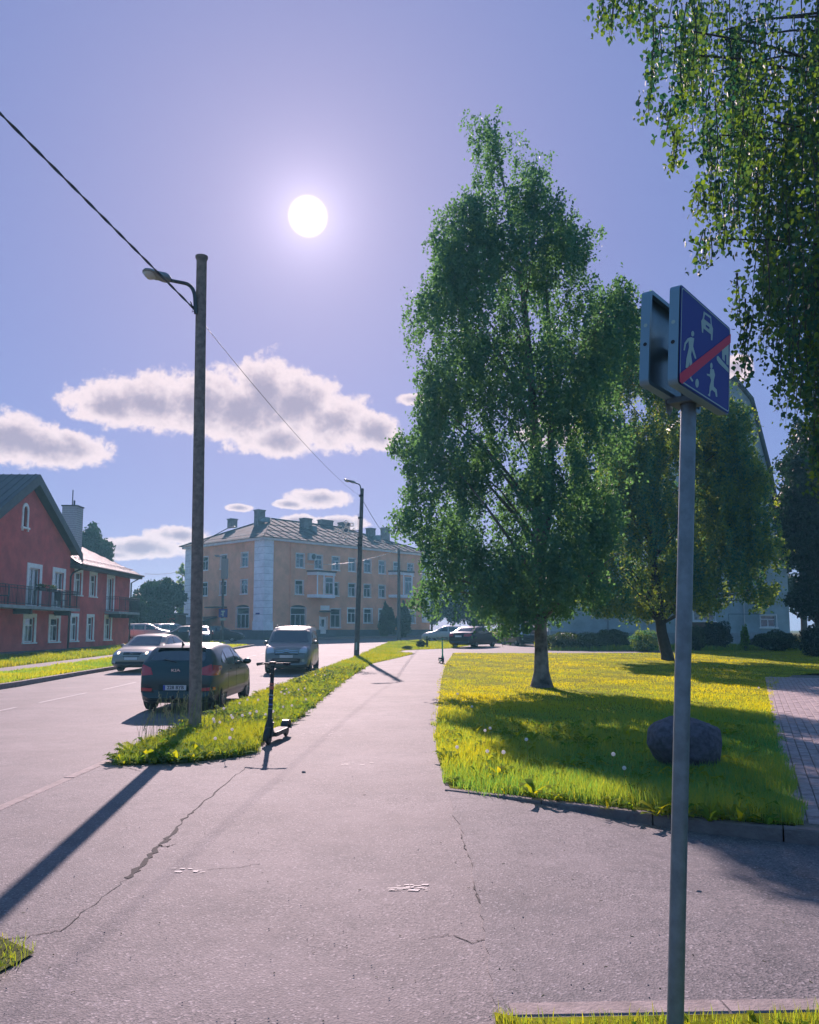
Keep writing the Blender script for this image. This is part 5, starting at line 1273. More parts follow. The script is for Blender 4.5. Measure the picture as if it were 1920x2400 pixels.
# ------------------------------------------------------------------ the big sign on the right
def road_sign():
    base = Vector((.955, 3.03, 0)); top = at(1616, 870, 3.07); root = empty('sign_post', base, 0, 'galvanised sign post in the foreground carrying two back to back blue zone signs', 'road sign')
    ax = (top - base); A = ax.normalized()
    mb = MB(); mb.tube([A * -.05, A * .02, A * 1.2, A * 2.2, ax, ax + A * .16], .030, 28); autosmooth(mb.build('post', m_galv, root), 50)
    lo = at(1600, 1450, 3.03)
    mb = MB(); c = A * 1.05
    r = Vector((.34, .41, 0)).normalized(); up = A.copy(); n = r.cross(up).normalized()      # n points towards the viewer's side
    def local(O): return Matrix((( r.x, -n.x, up.x, O.x), (r.y, -n.y, up.y, O.y), (r.z, -n.z, up.z, O.z), (0, 0, 0, 1)))
    TLw = at(1592, 664, 2.72); BLw = at(1588, 898, 2.72)
    OA = BLw; w = .545; h = (TLw - BLw).length
    # fit width and height through the seen corners
    uR, vR = plane_uv(1711, 779, OA, r, up); w = uR; uT, vT = plane_uv(1594, 664, OA, r, up); h = vT
    def rrect(x0, z0, x1, z1, rad, k=5):
        P_ = []
        for cx_, cz_, a in ((x1 - rad, z1 - rad, 0), (x0 + rad, z1 - rad, 90), (x0 + rad, z0 + rad, 180), (x1 - rad, z0 + rad, 270)):
            for i in range(k + 1): t = math.radians(a + 90 * i / k); P_.append((cx_ + math.cos(t) * rad, cz_ + math.sin(t) * rad))
        return P_
    def panel(name, O, flip, lab):
        Mx = local(O)
        def T(x, y, z): return (Mx @ Vector((x, y, z))) - base
        s = 1 if not flip else -1; D = .036
        ring = rrect(0, 0, w, h, .022); N_ = len(ring)
        mb = MB(); v = [T(x, 0, z) for x, z in ring] + [T(x, s * .0015, z) for x, z in ring]
        mb.add(v, [tuple(range(N_)), tuple(range(N_, 2 * N_))[::-1]])
        po = fixn(mb.build(name, m_signback, root)); po['label'] = lab
        fl = MB()                                                # folded rim, thin wall with an inward lip
        inner = rrect(.016, .016, w - .016, h - .016, .008)
        for i in range(N_):
            j = (i + 1) % N_; a, b = ring[i], ring[j]; c_, d_ = inner[i], inner[j]
            fl.add([T(a[0], 0, a[1]), T(b[0], 0, b[1]), T(b[0], s * D, b[1]), T(a[0], s * D, a[1])], [(0, 1, 2, 3)])
            fl.add([T(a[0], s * D, a[1]), T(b[0], s * D, b[1]), T(d_[0], s * D, d_[1]), T(c_[0], s * D, c_[1])], [(0, 1, 2, 3)])
        rim = fl.build('folded_rim', m_signedge, po)
        hs = MB()
        for zz, xx in ((h * .62, 0), (h * .42, 1)):
            c_ = T(-.0015, s * D * .55, zz); hs.lathe([(0, 0), (.0075, 0)], 12, xx, 'x', (0, 0, 0)); k = len(hs.v) - 24
            R_ = Mx.to_3x3()
            for q in range(k, len(hs.v)): hs.v[q] = tuple(R_ @ Vector(hs.v[q]) + c_)
        hs.build('rim_hole', [m_white, m_black], po)
        return po, T
    pA, TA = panel('sign_panel', OA, False, 'blue end of living street sign facing the viewer')
    OB = OA - n * .105 - r * .075
    bl = at(1498, 903, 2.89); OB = bl
    pB, TB = panel('sign_panel', OB, True, 'bare metal back of the second sign')
    # front sheeting
    y = -.0025
    def flat(name, poly, m, dy, parent):
        mb = MB(); mb.prism([TA(x, y - dy, z) for x, z in poly], n * .0008); return fixn(mb.build(name, m, parent))
    face = flat('blue_face', rrect(.004, .004, w - .004, h - .004, .019), m_blue, .0, pA)
    # thin light border
    o_, i_ = rrect(.010, .010, w - .010, h - .010, .017), rrect(.0145, .0145, w - .0145, h - .0145, .014); bd = MB()
    for i in range(len(o_)):
        j = (i + 1) % len(o_); bd.prism([TA(x, y - .0016, z) for x, z in (o_[i], o_[j], i_[j], i_[i])], n * .0004)
    fixn(bd.build('border_line', m_white, face))
    zp = lambda P_: [plane_uv(1440 + x / 4.9, 620 + yy / 4.9, OA, r, up) for x, yy in P_]
    def ell(cx_, cy_, rx, ry): return [(cx_ + rx * math.cos(2 * PI * i / 16), cy_ + ry * math.sin(2 * PI * i / 16)) for i in range(16)]
    def pic(name, polys, m, dy):
        mb = MB()
        for P_ in polys:
            q = zp(P_); q = [(max(.005, min(w - .005, a)), max(.005, min(h - .005, b))) for a, b in q]
            bm = bmesh.new(); vs = [bm.verts.new(TA(x, y - dy, z)) for x, z in q]; bm.faces.new(vs); bm.normal_update(); bmesh.ops.triangulate(bm, faces=bm.faces[:], ngon_method='EAR_CLIP')
            bm.verts.index_update(); mb.add([tuple(v.co) for v in bm.verts], [tuple(v.index for v in f.verts) for f in bm.faces]); bm.free()
        return mb.build(name, m, face)
    pic('walking_figure', [ell(888, 796, 17, 32), [(868,835),(905,850),(893,940),(930,1080),(914,1084),(878,985),(868,1040),(882,1125),(872,1300),(895,1335),(882,1350),(850,1300),(852,1120),(835,1200),(805,1185),(815,1080),(845,950),(840,880),(810,920),(797,990),(782,985),(795,900),(830,850)]], m_white, .0018)
    pic('ball', [ell(938, 1365, 20, 51)], m_white, .0018)
    pic('running_child', [ell(1103, 1165, 14, 36), [(1090,1200),(1130,1205),(1145,1270),(1130,1340),(1130,1400),(1165,1440),(1172,1520),(1155,1520),(1145,1470),(1110,1440),(1092,1460),(1088,1520),(1060,1500),(1078,1480),(1083,1400),(1100,1330),(1088,1290),(1055,1275),(1048,1255),(1085,1262)]], m_white, .0018)
    pic('car_symbol', [[(1015,540),(1100,600),(1107,690),(1122,740),(1114,875),(1098,868),(1098,805),(1012,735),(1008,790),(994,778),(986,650),(1003,620)]], m_white, .0018)
    pic('car_window', [[(1028,575),(1088,620),(1094,690),(1016,628)], [(1035,690),(1078,722),(1076,748),(1036,715)]], m_blue, .0026)
    pic('house_symbol', [[(1165,1060),(1180,1050),(1302,1195),(1302,1245),(1190,1135),(1165,1095)], [(1225,985),(1302,905),(1302,1160),(1275,1145),(1275,1040),(1257,1040),(1257,1115),(1228,1085)]], m_white, .0018)
    pic('red_bar', [[(722,1248),(1322,800),(1326,905),(765,1372),(735,1368),(720,1335)]], m_red, .0036)
    # brackets between the signs and the post
    bk = MB(); P0 = A * ((BLw.z + .02) / A.z); 
    for hh in (.035, .25):
        zc = BLw.z + hh; pc = A * (zc / A.z)
        for k in range(2):
            sgn = 1 if k == 0 else -1
            bk.lathe([(.031, -.012), (.035, -.012), (.035, .012), (.031, .012)], 16, 0, 'z', tuple(pc))
        m3 = Matrix((( r.x, -n.x, up.x), (r.y, -n.y, up.y), (r.z, -n.z, up.z)))
        bk.box(tuple(pc), (.12, .13, .022), 0, mtx=m3)
    bk.build('bracket', m_galv, root)
    # long rail behind the panels sticking out below on the right
    ra = MB(); c = TA(w * .52, .055, -.045); m3 = Matrix((( r.x, -n.x, up.x), (r.y, -n.y, up.y), (r.z, -n.z, up.z))); ra.box(tuple(c), (.05, .09, .09), 0, mtx=m3)
    br = MB(); q = [TB(.24, -.004, .03), TB(.30, -.004, .035), TB(.315, -.004, -.03), TB(.29, -.004, -.055), TB(.262, -.004, -.05), TB(.24, -.004, -.01)]
    br.prism(q, n * .003); fixn(br.build('bracket_plate', m_galv, root))
road_sign()

# ------------------------------------------------------------------ cars
def carpaint(name, col, metal=.4): return mat(name, col, .34, metal, .4, coat=.35)
m_tyre = mat('tyre', (.014, .014, .016), .85); m_rim = mat('alloy', (.42, .43, .45), .3, .8); m_cglass = mat('car_glass', (.015, .028, .032), .03, 0, 1.0, coat=.5)
m_tail = mat('tail_lamp_red', (.45, .02, .03), .18, 0, .6, coat=.6); m_head = mat('head_lamp', (.45, .47, .48), .12, .3, .8, coat=.8); m_amber = mat('amber_lamp', (.7, .25, .04), .2)
m_plate = mat('plate_white', (.62, .62, .6), .5); m_plateb = mat('plate_blue', (.03, .07, .4), .5); m_chrome = mat('chrome', (.6, .6, .62), .12, 1); m_trimb = mat('black_plastic', (.016, .017, .019), .6); m_seat = mat('seat_fabric', (.05, .05, .055), .9)

def interp(x, pts):
    if x <= pts[0][0]: return pts[0][1]
    for (a, va), (b, vb) in zip(pts, pts[1:]):
        if x <= b: return va + (vb - va) * (x - a) / (b - a)
    return pts[-1][1]

def poly_patch(bvh, poly, axis, sgn, off=.004, th=.012, step=.07):
    """outline in the view plane of `axis`, dropped onto the body and given thickness. axis 'x': poly=(y,z); 'y': (x,z); 'z': (x,y)"""
    bm = bmesh.new()
    mk3 = {'x': lambda a, b: Vector((0, a, b)), 'y': lambda a, b: Vector((a, 0, b)), 'z': lambda a, b: Vector((a, b, 0))}[axis]
    vs = [bm.verts.new(mk3(a, b)) for a, b in poly]; bm.faces.new(vs); bm.normal_update()
    lo = [min(p[i] for p in poly) for i in (0, 1)]; hi = [max(p[i] for p in poly) for i in (0, 1)]
    ax2 = {'x': (Vector((0,1,0)), Vector((0,0,1))), 'y': (Vector((1,0,0)), Vector((0,0,1))), 'z': (Vector((1,0,0)), Vector((0,1,0)))}[axis]
    for i in (0, 1):
        n = max(1, int((hi[i] - lo[i]) / step))
        for k in range(1, n):
            c = lo[i] + (hi[i] - lo[i]) * k / n; bmesh.ops.bisect_plane(bm, geom=bm.verts[:] + bm.edges[:] + bm.faces[:], plane_co=ax2[i] * c, plane_no=ax2[i])
    d = {'x': Vector((1, 0, 0)), 'y': Vector((0, 1, 0)), 'z': Vector((0, 0, 1))}[axis] * sgn
    hits = {}
    for v in bm.verts:
        o = v.co + d * 5; h, nn, _, _ = bvh.ray_cast(o, -d)
        hits[v] = (h, nn)
    good = [h for h, n_ in hits.values() if h is not None]
    for v in bm.verts:
        h, nn = hits[v]
        if h is None:
            h = min(good, key=lambda g: (g - v.co - d * g.dot(d)).length) if good else v.co; nn = d; hh = v.co - d * v.co.dot(d) + d * h.dot(d); h = hh
        if nn.dot(d) < 0: nn = -nn
        v.co = h + nn * off
    bmesh.ops.recalc_face_normals(bm, faces=bm.faces[:])
    av = sum((f.normal for f in bm.faces), Vector()); 
    if av.dot(d) < 0: bmesh.ops.reverse_faces(bm, faces=bm.faces[:])
    base = [f for f in bm.faces]; r = bmesh.ops.extrude_face_region(bm, geom=base); ev = [g for g in r['geom'] if isinstance(g, bmesh.types.BMVert)]
    nd = av.normalized() if av.length > 0 else d
    if nd.dot(d) < 0: nd = -nd
    for v in ev: v.co += nd * th
    bmesh.ops.recalc_face_normals(bm, faces=bm.faces[:])
    for f in bm.faces: f.smooth = True
    bm.verts.index_update(); out = ([tuple(v.co) for v in bm.verts], [tuple(v.index for v in f.verts) for f in bm.faces]); bm.free(); return out

def patch(name, parent, bvh, polys, axis, sgn, m, **k):
    mb = MB()
    for p in polys: v, f = poly_patch(bvh, p, axis, sgn, **k); mb.add(v, f)
    o = mb.build(name, m, parent, True); return autosmooth(o, 40)

def car_body(sp, paint, parent):
    L, Wd, top = sp['L'], sp['W'], sp['top']; belt = sp['belt']; n = 44; sec = []
    tum = sp.get('tum', .30); xs = []
    for i in range(n + 1):
        t = i / n; xs.append(-L / 2 + L * (t + .035 * math.sin(2 * PI * t) * -1))
    pts = sorted(set([round(x, 4) for x in xs] + [p[0] for p in top[1:-1]]))
    for x in pts:
        zt = interp(x, top); e = abs(x) / (L / 2); zb = sp.get('clear', .2) + .13 * max(0, e - .86) / .14
        w = Wd / 2 * (1 - sp.get('taper', .15) * max(0, (e - .55) / .45) ** 2.2)
        if e > .985: zt -= .05; 
        zb_ = belt + .04 * (-x / (L / 2)) * sp.get('wedge', 1)
        bl = min(zb_, zt - .035)
        h = zt - bl; yr = max(w * .45, w * .965 - tum * h) if h > .06 else w * (.93 - .25 * 0)
        crown = .02
        if h > .06:
            prof = [(0, zb), (w * .78, zb), (w * .94, zb + .05), (w * .985, zb + .18), (w, zb + (bl - zb) * .5), (w * .99, bl - .10), (w * .965, bl), (w * .965 * .5 + yr * .5 + .012, bl + h * .5), (yr + .01, zt - .09 if h > .2 else zt - h * .3), (yr - .05, zt - .025), (yr * .6, zt + crown * .6), (0, zt + crown)]
        else:
            prof = [(0, zb), (w * .78, zb), (w * .94, zb + .05), (w * .985, zb + .18), (w, zb + (bl - zb) * .5), (w * .985, bl - .10), (w * .95, bl - .03), (w * .92, bl - .005), (w * .88, bl + h * .4), (w * .80, zt - .012), (w * .5, zt + .010), (0, zt + .018)]
        sec.append((x, prof))
    mb = MB(); k = len(sec[0][1]); ring = 2 * k - 2
    for x, pr in sec:
        # ends pulled round in plan
        for (y, z) in pr: mb.v.append((x - math.copysign(.10 * (y / (Wd / 2)) ** 2.5 * max(0, abs(x) / (L / 2) - .9) / .1, x), y, z))
        for (y, z) in pr[-2:0:-1]: mb.v.append((x - math.copysign(.10 * (y / (Wd / 2)) ** 2.5 * max(0, abs(x) / (L / 2) - .9) / .1, x), -y, z))
    for i in range(len(sec) - 1):
        for j in range(ring): j2 = (j + 1) % ring; mb.f.append((i*ring+j, i*ring+j2, (i+1)*ring+j2, (i+1)*ring+j)); mb.i.append(0)
    mb.f += [tuple(range(ring))[::-1], tuple((len(sec)-1)*ring + j for j in range(ring))]; mb.i += [0, 0]
    o = mb.build('body', [paint, m_trimb], parent); fixn(o)
    # wheel arches
    cut = MB(); R = sp['R']
    for x in sp['axles']:
        for s in (-1, 1): cut.lathe([(0, -.16), (R + .055, -.16), (R + .055, .2), (0, .2)], 26, 0, 'y', (x, s * (Wd / 2 - .02), R + .015))
    c = cut.build('wheel_cut', m_trimb); fixn(c)
    md = o.modifiers.new('b', 'BOOLEAN'); md.operation = 'DIFFERENCE'; md.object = c; md.solver = 'EXACT'
    dg = bpy.context.evaluated_depsgraph_get(); me = bpy.data.meshes.new_from_object(o.evaluated_get(dg)); o.modifiers.clear(); o.data = me; bpy.data.objects.remove(c)
    if len(me.materials) < 2: me.materials.append(m_trimb)
    for p in me.polygons:
        cc = p.center
        for x in sp['axles']:
            if math.hypot(cc.x - x, cc.z - R - .015) < R + .05 and abs(p.normal.y) < .98 or abs(cc.y) < Wd / 2 - .15 and math.hypot(cc.x - x, cc.z - R) < R + .06: p.material_index = min(1, len(me.materials) - 1)
        if cc.z < sp.get('clear', .2) + .04: p.material_index = 1
    autosmooth(o, 38)
    bm = bmesh.new(); bm.from_mesh(o.data); b = BVHTree.FromBMesh(bm); bm.free()
    return o, b

def wheel(parent, x, y, R, side, spokes=10, wd=.2):
    mb = MB(); mb.lathe([(R * .64, -wd/2), (R * .9, -wd/2), (R, -wd * .38), (R, wd * .38), (R * .9, wd/2), (R * .64, wd/2), (R * .64, -wd/2)], 28, 0, 'y'); o = mb.build('wheel', m_tyre, parent); autosmooth(o, 45); o.location = (x, y, R)
    f = side * wd * .38; rb = MB(); rb.lathe([(R * .66, side * wd * .48), (R * .62, f), (R * .58, f - side * .05), (0, f - side * .05)], 24, 1, 'y'); rb.lathe([(R * .66, side * wd * .49), (R * .59, side * wd * .47), (R * .59, f)], 24, 0, 'y'); rb.lathe([(0, f + side * .02), (R * .14, f + side * .02), (R * .16, f)], 12, 0, 'y')
    for k in range(spokes):
        a = 2 * PI * k / spokes; m = Matrix.Rotation(a, 3, 'Y'); c = m @ Vector((R * .36, f - side * .005, 0)); rb.box(tuple(c), (R * .5, .025, R * .085), 0, mtx=m)
    fixn(rb.build('rim', [m_rim, m_trimb], o)); return o

def text_mesh(name, body, size, m, parent, loc, rot, bold=0.0, sx=1.0):
    cu = bpy.data.curves.new(name, 'FONT'); cu.body = body; cu.size = size; cu.align_x = 'CENTER'; cu.align_y = 'CENTER'; cu.extrude = .002; cu.offset = bold
    t = bpy.data.objects.new(name, cu); COL.objects.link(t); dg = bpy.context.evaluated_depsgraph_get(); me = bpy.data.meshes.new_from_object(t.evaluated_get(dg)); bpy.data.objects.remove(t)
    me.materials.clear(); me.materials.append(m); o = bpy.data.objects.new(name, me); link(o, parent); o.location = loc; o.rotation_euler = rot; o.scale = (sx, 1, 1); return o

def plate(parent, bvh, x_sgn, z, text, wd=.5, hd=.11, blue=True):
    h, n, _, _ = bvh.ray_cast(Vector((5 * x_sgn, 0, z)), Vector((-x_sgn, 0, 0))); h2, _, _, _ = bvh.ray_cast(Vector((5 * x_sgn, 0, z + .05)), Vector((-x_sgn, 0, 0)))
    xx = max(h.x * x_sgn, (h2.x if h2 else h.x) * x_sgn) * x_sgn + .012 * x_sgn
    mb = MB(); mb.box((xx, 0, z), (.012, wd, hd)); o = mb.build('number_plate', m_plate, parent)
    if blue: mb = MB(); mb.box((xx + .004 * x_sgn, (wd / 2 - .022) * (1 if x_sgn < 0 else -1), z), (.012, .044, hd - .004)); mb.build('plate_band', m_plateb, o)
    if text: text_mesh('plate_text', text, .105, m_black, o, (xx + .008 * x_sgn, -.018 if x_sgn < 0 else .018, z), (PI / 2, 0, -PI / 2 if x_sgn < 0 else PI / 2), .0016, 1.0)
    return o

def mir(polys): return [[(-a, b) for a, b in p][::-1] for p in polys]

def make_car(name, label, loc, rz, sp, paint, cat='car', group=None):
    root = empty(name, loc, rz, label, cat, group); body, bvh = car_body(sp, paint, root); Wd = sp['W']; R = sp['R']
    for x in sp['axles']:
        for s in (-1, 1): wheel(root, x, s * (Wd / 2 - .115), R, s, sp.get('spokes', 10))
    for s in (-1, 1):
        for p in sp['side']: patch('side_window', root, bvh, [p], 'y', s, m_cglass, off=.002, th=.005)
        if 'gapx' in sp:
            for gx in sp['gapx']: patch('door_gap', root, bvh, [[(gx - .006, .34), (gx + .006, .34), (gx + .006, sp['belt'] - .01), (gx - .006, sp['belt'] - .01)]], 'y', s, m_trimb, off=.0005, th=.002, step=.08)
        for hx, hz in sp.get('handles', []): patch('door_handle', root, bvh, [[(hx - .09, hz - .015), (hx + .09, hz - .015), (hx + .09, hz + .015), (hx - .09, hz + .015)]], 'y', s, paint, off=.006, th=.02, step=.05)
        mx, mz = sp['mirror']; h, _, _, _ = bvh.ray_cast(Vector((mx, s * 5, mz)), Vector((0, -s, 0))); yy = h.y if h else s * Wd / 2
        mb = MB(); bmv = bmesh.new(); bmesh.ops.create_icosphere(bmv, subdivisions=2, radius=1); k = len(mb.v); mb.add([(mx + v.co.x * .07, yy + s * .13 + v.co.y * .11, mz + .03 + v.co.z * .075) for v in bmv.verts], [tuple(v.index for v in f.verts) for f in bmv.faces]); bmv.free(); mb.box((mx, yy + s * .02, mz), (.05, .12, .04)); mb.build('mirror', paint, root, True)
        patch('sill_trim', root, bvh, [[(sp['axles'][0] + R + .09, sp.get('clear', .2) + .03), (sp['axles'][1] - R - .09, sp.get('clear', .2) + .03), (sp['axles'][1] - R - .09, sp.get('clear', .2) + .09), (sp['axles'][0] + R + .09, sp.get('clear', .2) + .09)]], 'y', s, m_trimb, off=.001, th=.004, step=.2)
    patch('rear_window', root, bvh, [sp['rear_glass']], 'x', -1, m_cglass, off=.002, th=.004, step=.06)
    patch('windscreen', root, bvh, [sp['front_glass']], 'x', 1, m_cglass, off=.002, th=.004, step=.06)
    for s in (1, -1):
        fl = (lambda P: P) if s == 1 else (lambda P: [(-a, b) for a, b in P][::-1])
        patch('headlight', root, bvh, [fl(sp['headlight'])], 'x', 1, m_head, off=.003, th=.008, step=.05)
        patch('tail_light', root, bvh, [fl(sp['taillight'])], 'x', -1, m_tail, off=.003, th=.008, step=.05)
        if 'tail_side' in sp: patch('tail_light', root, bvh, [sp['tail_side']], 'y', s, m_tail, off=.003, th=.006, step=.05)
        if 'fog' in sp:
            yq, zq, rq = sp['fog']; patch('fog_lamp', root, bvh, [[(s * yq + rq * math.cos(a * PI / 6), zq + rq * math.sin(a * PI / 6)) for a in range(12)]], 'x', 1, m_head, off=.006, th=.006)
    for q in sp.get('grille', []): patch('grille', root, bvh, [q], 'x', 1, m_trimb, off=.003, th=.006)
    for q in sp.get('bars', []): patch('grille_bar', root, bvh, [q], 'x', 1, sp.get('bar_m', m_chrome), off=.010, th=.006)
    for q in sp.get('rear_trim', []): patch('rear_trim', root, bvh, [q], 'x', -1, m_trimb, off=.003, th=.005)
    return root, body, bvh

HATCH = dict(L=4.31, W=1.78, R=.325, axles=(-1.28, 1.37), belt=.97, clear=.2, tum=.36, spokes=10,
    top=[(-2.155,.66),(-2.13,.86),(-2.08,1.0),(-2.0,1.10),(-1.72,1.34),(-1.62,1.415),(-1.35,1.455),(-.8,1.485),(-.2,1.49),(.2,1.46),(.5,1.37),(1.15,1.03),(1.3,.985),(1.75,.89),(2.0,.78),(2.12,.66),(2.155,.55)],
    side=[[(-.86,1.01),(-.08,.985),(-.12,1.38),(-.6,1.385),(-.95,1.33)],[(.0,.985),(.78,.975),(.30,1.33),(-.04,1.385)],[(-1.42,1.07),(-.94,1.03),(-1.02,1.31),(-1.3,1.21)]],
    gapx=(-.90, -.04, .92), handles=[(-.62,.90),(.24,.89)], mirror=(.72, .99),
    rear_glass=[(-.60,1.13),(.60,1.13),(.55,1.33),(.46,1.40),(-.46,1.40),(-.55,1.33)], front_glass=[(-.66,1.05),(.66,1.05),(.52,1.38),(-.52,1.38)],
    headlight=[(.45,.70),(.80,.74),(.80,.84),(.55,.80)], taillight=[(.50,.83),(.86,.80),(.86,1.0),(.74,1.05),(.56,.98)], tail_side=[(-2.04,.84),(-1.72,.92),(-1.66,1.0),(-1.95,1.03)],
    grille=[[(-.42,.66),(.42,.66),(.45,.74),(-.45,.74)],[(-.6,.34),(.6,.34),(.55,.5),(-.55,.5)]], rear_trim=[[(-.70,.26),(.70,.26),(.76,.38),(-.76,.38)]])
kia, kb, kv = make_car('parked_hatchback', 'dark green hatchback parked at the kerb behind the near pole, seen from the rear', (-5.12, 17.45 + 2.12, hr(19.6)), PI / 2, HATCH, carpaint('dark_green_paint', (.018, .046, .048), .3))
plate(kia, kv, -1, .555, '228 BYB')
# rear details
patch('plate_recess', kia, kv, [[(-.36,.48),(.36,.48),(.36,.64),(-.36,.64)]], 'x', -1, carpaint('dark_green_paint', (.018, .046, .048), .3), off=.0, th=.004)
for s in (1, -1):
    q = [(s * .52, .47), (s * .82, .49), (s * .82, .56), (s * .5, .54)]; q = q if s > 0 else q[::-1]
    patch('bumper_recess', kia, kv, [[(s*.45,.44),(s*.85,.46),(s*.85,.64),(s*.56,.62)] if s > 0 else [(s*.45,.44),(s*.85,.46),(s*.85,.64),(s*.56,.62)][::-1]], 'x', -1, m_trimb, off=.003, th=.003)
    patch('rear_reflector', kia, kv, [q], 'x', -1, m_tail, off=.008, th=.005)
h, _, _, _ = kv.ray_cast(Vector((-5, 0, .93)), Vector((1, 0, 0)))
text_mesh('badge_text', 'KIA', .085, m_chrome, kia, (h.x - .014, 0, .925), (PI / 2, 0, -PI / 2), .002, 1.5)
mb = MB(); mb.prism([(-1.66, -.012, 1.43), (-1.5, -.012, 1.47), (-1.66, -.012, 1.54)], (0, .024, 0)); fixn(mb.build('roof_antenna', m_trimb, kia))
mb = MB(); mb.tube([(-2.045, .0, 1.10), (-1.96, .30, 1.16)], .012, 5); mb.build('rear_wiper', m_trimb, kia)
mb = MB(); mb.tube([(-2.12, 0, .30), (-2.26, 0, .32), (-2.28, 0, .40)], .022, 6); mb.build('tow_hook', m_iron, kia)
mb = MB(); mb.prism([(-1.74, -.56, 1.40), (-1.74, .56, 1.40), (-1.58, .52, 1.445), (-1.58, -.52, 1.445)], (-.0, 0, .014)); fixn(mb.build('roof_spoiler', carpaint('dark_green_paint', (.018, .046, .048), .3), kia))
h, _, _, _ = kv.ray_cast(Vector((-5, -.28, 1.14)), Vector((1, 0, 0)))

VAN = dict(L=4.38, W=1.81, R=.325, axles=(-1.33, 1.40), belt=1.06, clear=.2, tum=.17, spokes=7, taper=.13,
    top=[(-2.19,.80),(-2.175,1.3),(-2.12,1.62),(-1.98,1.76),(-1.6,1.80),(-.5,1.81),(.15,1.80),(.45,1.76),(.72,1.64),(1.25,1.20),(1.42,1.10),(1.85,1.00),(2.05,.90),(2.15,.76),(2.19,.55)],
    side=[[(-1.95,1.12),(-1.15,1.11),(-1.15,1.60),(-1.85,1.60)],[(-1.05,1.11),(-.12,1.10),(-.12,1.62),(-1.05,1.61)],[(-.02,1.10),(.98,1.10),(.98,1.2),(.55,1.56),(-.02,1.62)]],
    gapx=(-1.1, -.07, 1.02), handles=[(-.9,.98),(.1,.98)], mirror=(.9, 1.14),
    rear_glass=[(-.62,1.14),(.62,1.14),(.58,1.6),(-.58,1.6)], front_glass=[(-.74,1.19),(.74,1.19),(.62,1.66),(-.62,1.66)],
    headlight=[(.47,.80),(.76,.76),(.79,.86),(.74,1.0),(.63,1.04),(.50,.92)], taillight=[(.68,.7),(.83,.7),(.83,1.3),(.74,1.3)],
    grille=[[(-.44,.72),(.44,.72),(.46,.82),(-.46,.82)],[(-.50,.40),(.50,.40),(.54,.58),(-.54,.58)]], bars=[[(-.44,.845),(-.12,.855),(-.0,.91),(.12,.855),(.44,.845),(.44,.865),(.13,.877),(0,.935),(-.13,.877),(-.44,.865)],[(-.44,.785),(-.12,.795),(0,.85),(.12,.795),(.44,.785),(.44,.805),(.13,.817),(0,.875),(-.13,.817),(-.44,.805)]], fog=(.64,.50,.06))
van, vb, vv = make_car('parked_van', 'grey compact passenger van parked at the kerb facing the camera', (xat(668, 30.4) + .02, 30.4 + 2.19, hr(31.5)), -PI / 2 + .02, VAN, carpaint('warm_grey_paint', (.15, .17, .155), .5))
plate(van, vv, 1, .66, '', blue=False)
for s in (1, -1): 
    mb = MB(); mb.tube([(-1.9, s * .66, 1.86), (-1.8, s * .66, 1.87), (.2, s * .64, 1.87), (.3, s * .64, 1.83)], .016, 6); mb.build('roof_rail', m_trimb, van)

SEDAN = dict(L=4.77, W=1.82, R=.32, axles=(-1.35, 1.36), belt=.95, clear=.18, tum=.36, spokes=10,
    top=[(-2.385,.62),(-2.36,.92),(-2.25,1.02),(-1.95,1.06),(-1.65,1.10),(-1.05,1.38),(-.75,1.44),(-.2,1.47),(.15,1.455),(.45,1.39),(1.1,1.03),(1.25,.97),(1.8,.88),(2.15,.77),(2.33,.64),(2.385,.5)],
    side=[[(-.98,.99),(-.16,.975),(-.16,1.36),(-.55,1.36),(-1.0,1.20)],[(-.06,.975),(.86,.97),(.30,1.32),(-.06,1.37)],[(-1.45,1.03),(-1.08,1.0),(-1.1,1.17)]],
    gapx=(-1.03, -.11, .95), handles=[(-.72,.88),(.15,.88)], mirror=(.76, .98),
    rear_glass=[(-.60,1.12),(.60,1.12),(.5,1.36),(-.5,1.36)], front_glass=[(-.66,1.03),(.66,1.03),(.53,1.38),(-.53,1.38)],
    headlight=[(.44,.68),(.74,.66),(.80,.74),(.78,.83),(.55,.82)], taillight=[(.40,.78),(.80,.76),(.80,.94),(.45,.92)], tail_side=[(-2.25,.8),(-2.0,.84),(-2.0,.94),(-2.25,.96)],
    grille=[[(-.33,.60),(.33,.60),(.36,.78),(-.36,.78)],[(-.74,.32),(.74,.32),(.7,.42),(-.7,.42)]], bars=[[(-.36,.765),(.36,.765),(.37,.785),(-.37,.785)],[(-.30,.50),(-.30,.49),(.30,.49),(.30,.5)]], fog=(.66,.40,.05))
vw, wb, wv = make_car('sedan_car', 'silver beige sedan driving towards the camera in the far lane with its headlights lit', (-10.75, 31 + 2.38, hr(33)), -PI / 2 - .05, SEDAN, carpaint('silver_beige_paint', (.27, .255, .215), .55))
plate(vw, wv, 1, .545, '', blue=False)
hh, _, _, _ = wv.ray_cast(Vector((5, 0, .69)), Vector((-1, 0, 0)))
mb = MB(); X_ = hh.x + .025
mb.lathe([(.060, X_), (.068, X_ + .006), (.074, X_)], 20, 0, 'x', (0, 0, .69))
mb.tube([(X_, -.045, .73), (X_, -.02, .655), (X_, 0, .69), (X_, .02, .655), (X_, .045, .73)], .006, 4); mb.tube([(X_, -.02, .745), (X_, 0, .70), (X_, .02, .745)], .006, 4); mb.build('badge', m_chrome, vw)
m_lit = mat('lit_lamp', (.9, .75, .6), .3); m_lit.node_tree.nodes['Principled BSDF'].inputs['Emission Color'].default_value = (1, .72, .5, 1); m_lit.node_tree.nodes['Principled BSDF'].inputs['Emission Strength'].default_value = 1.6
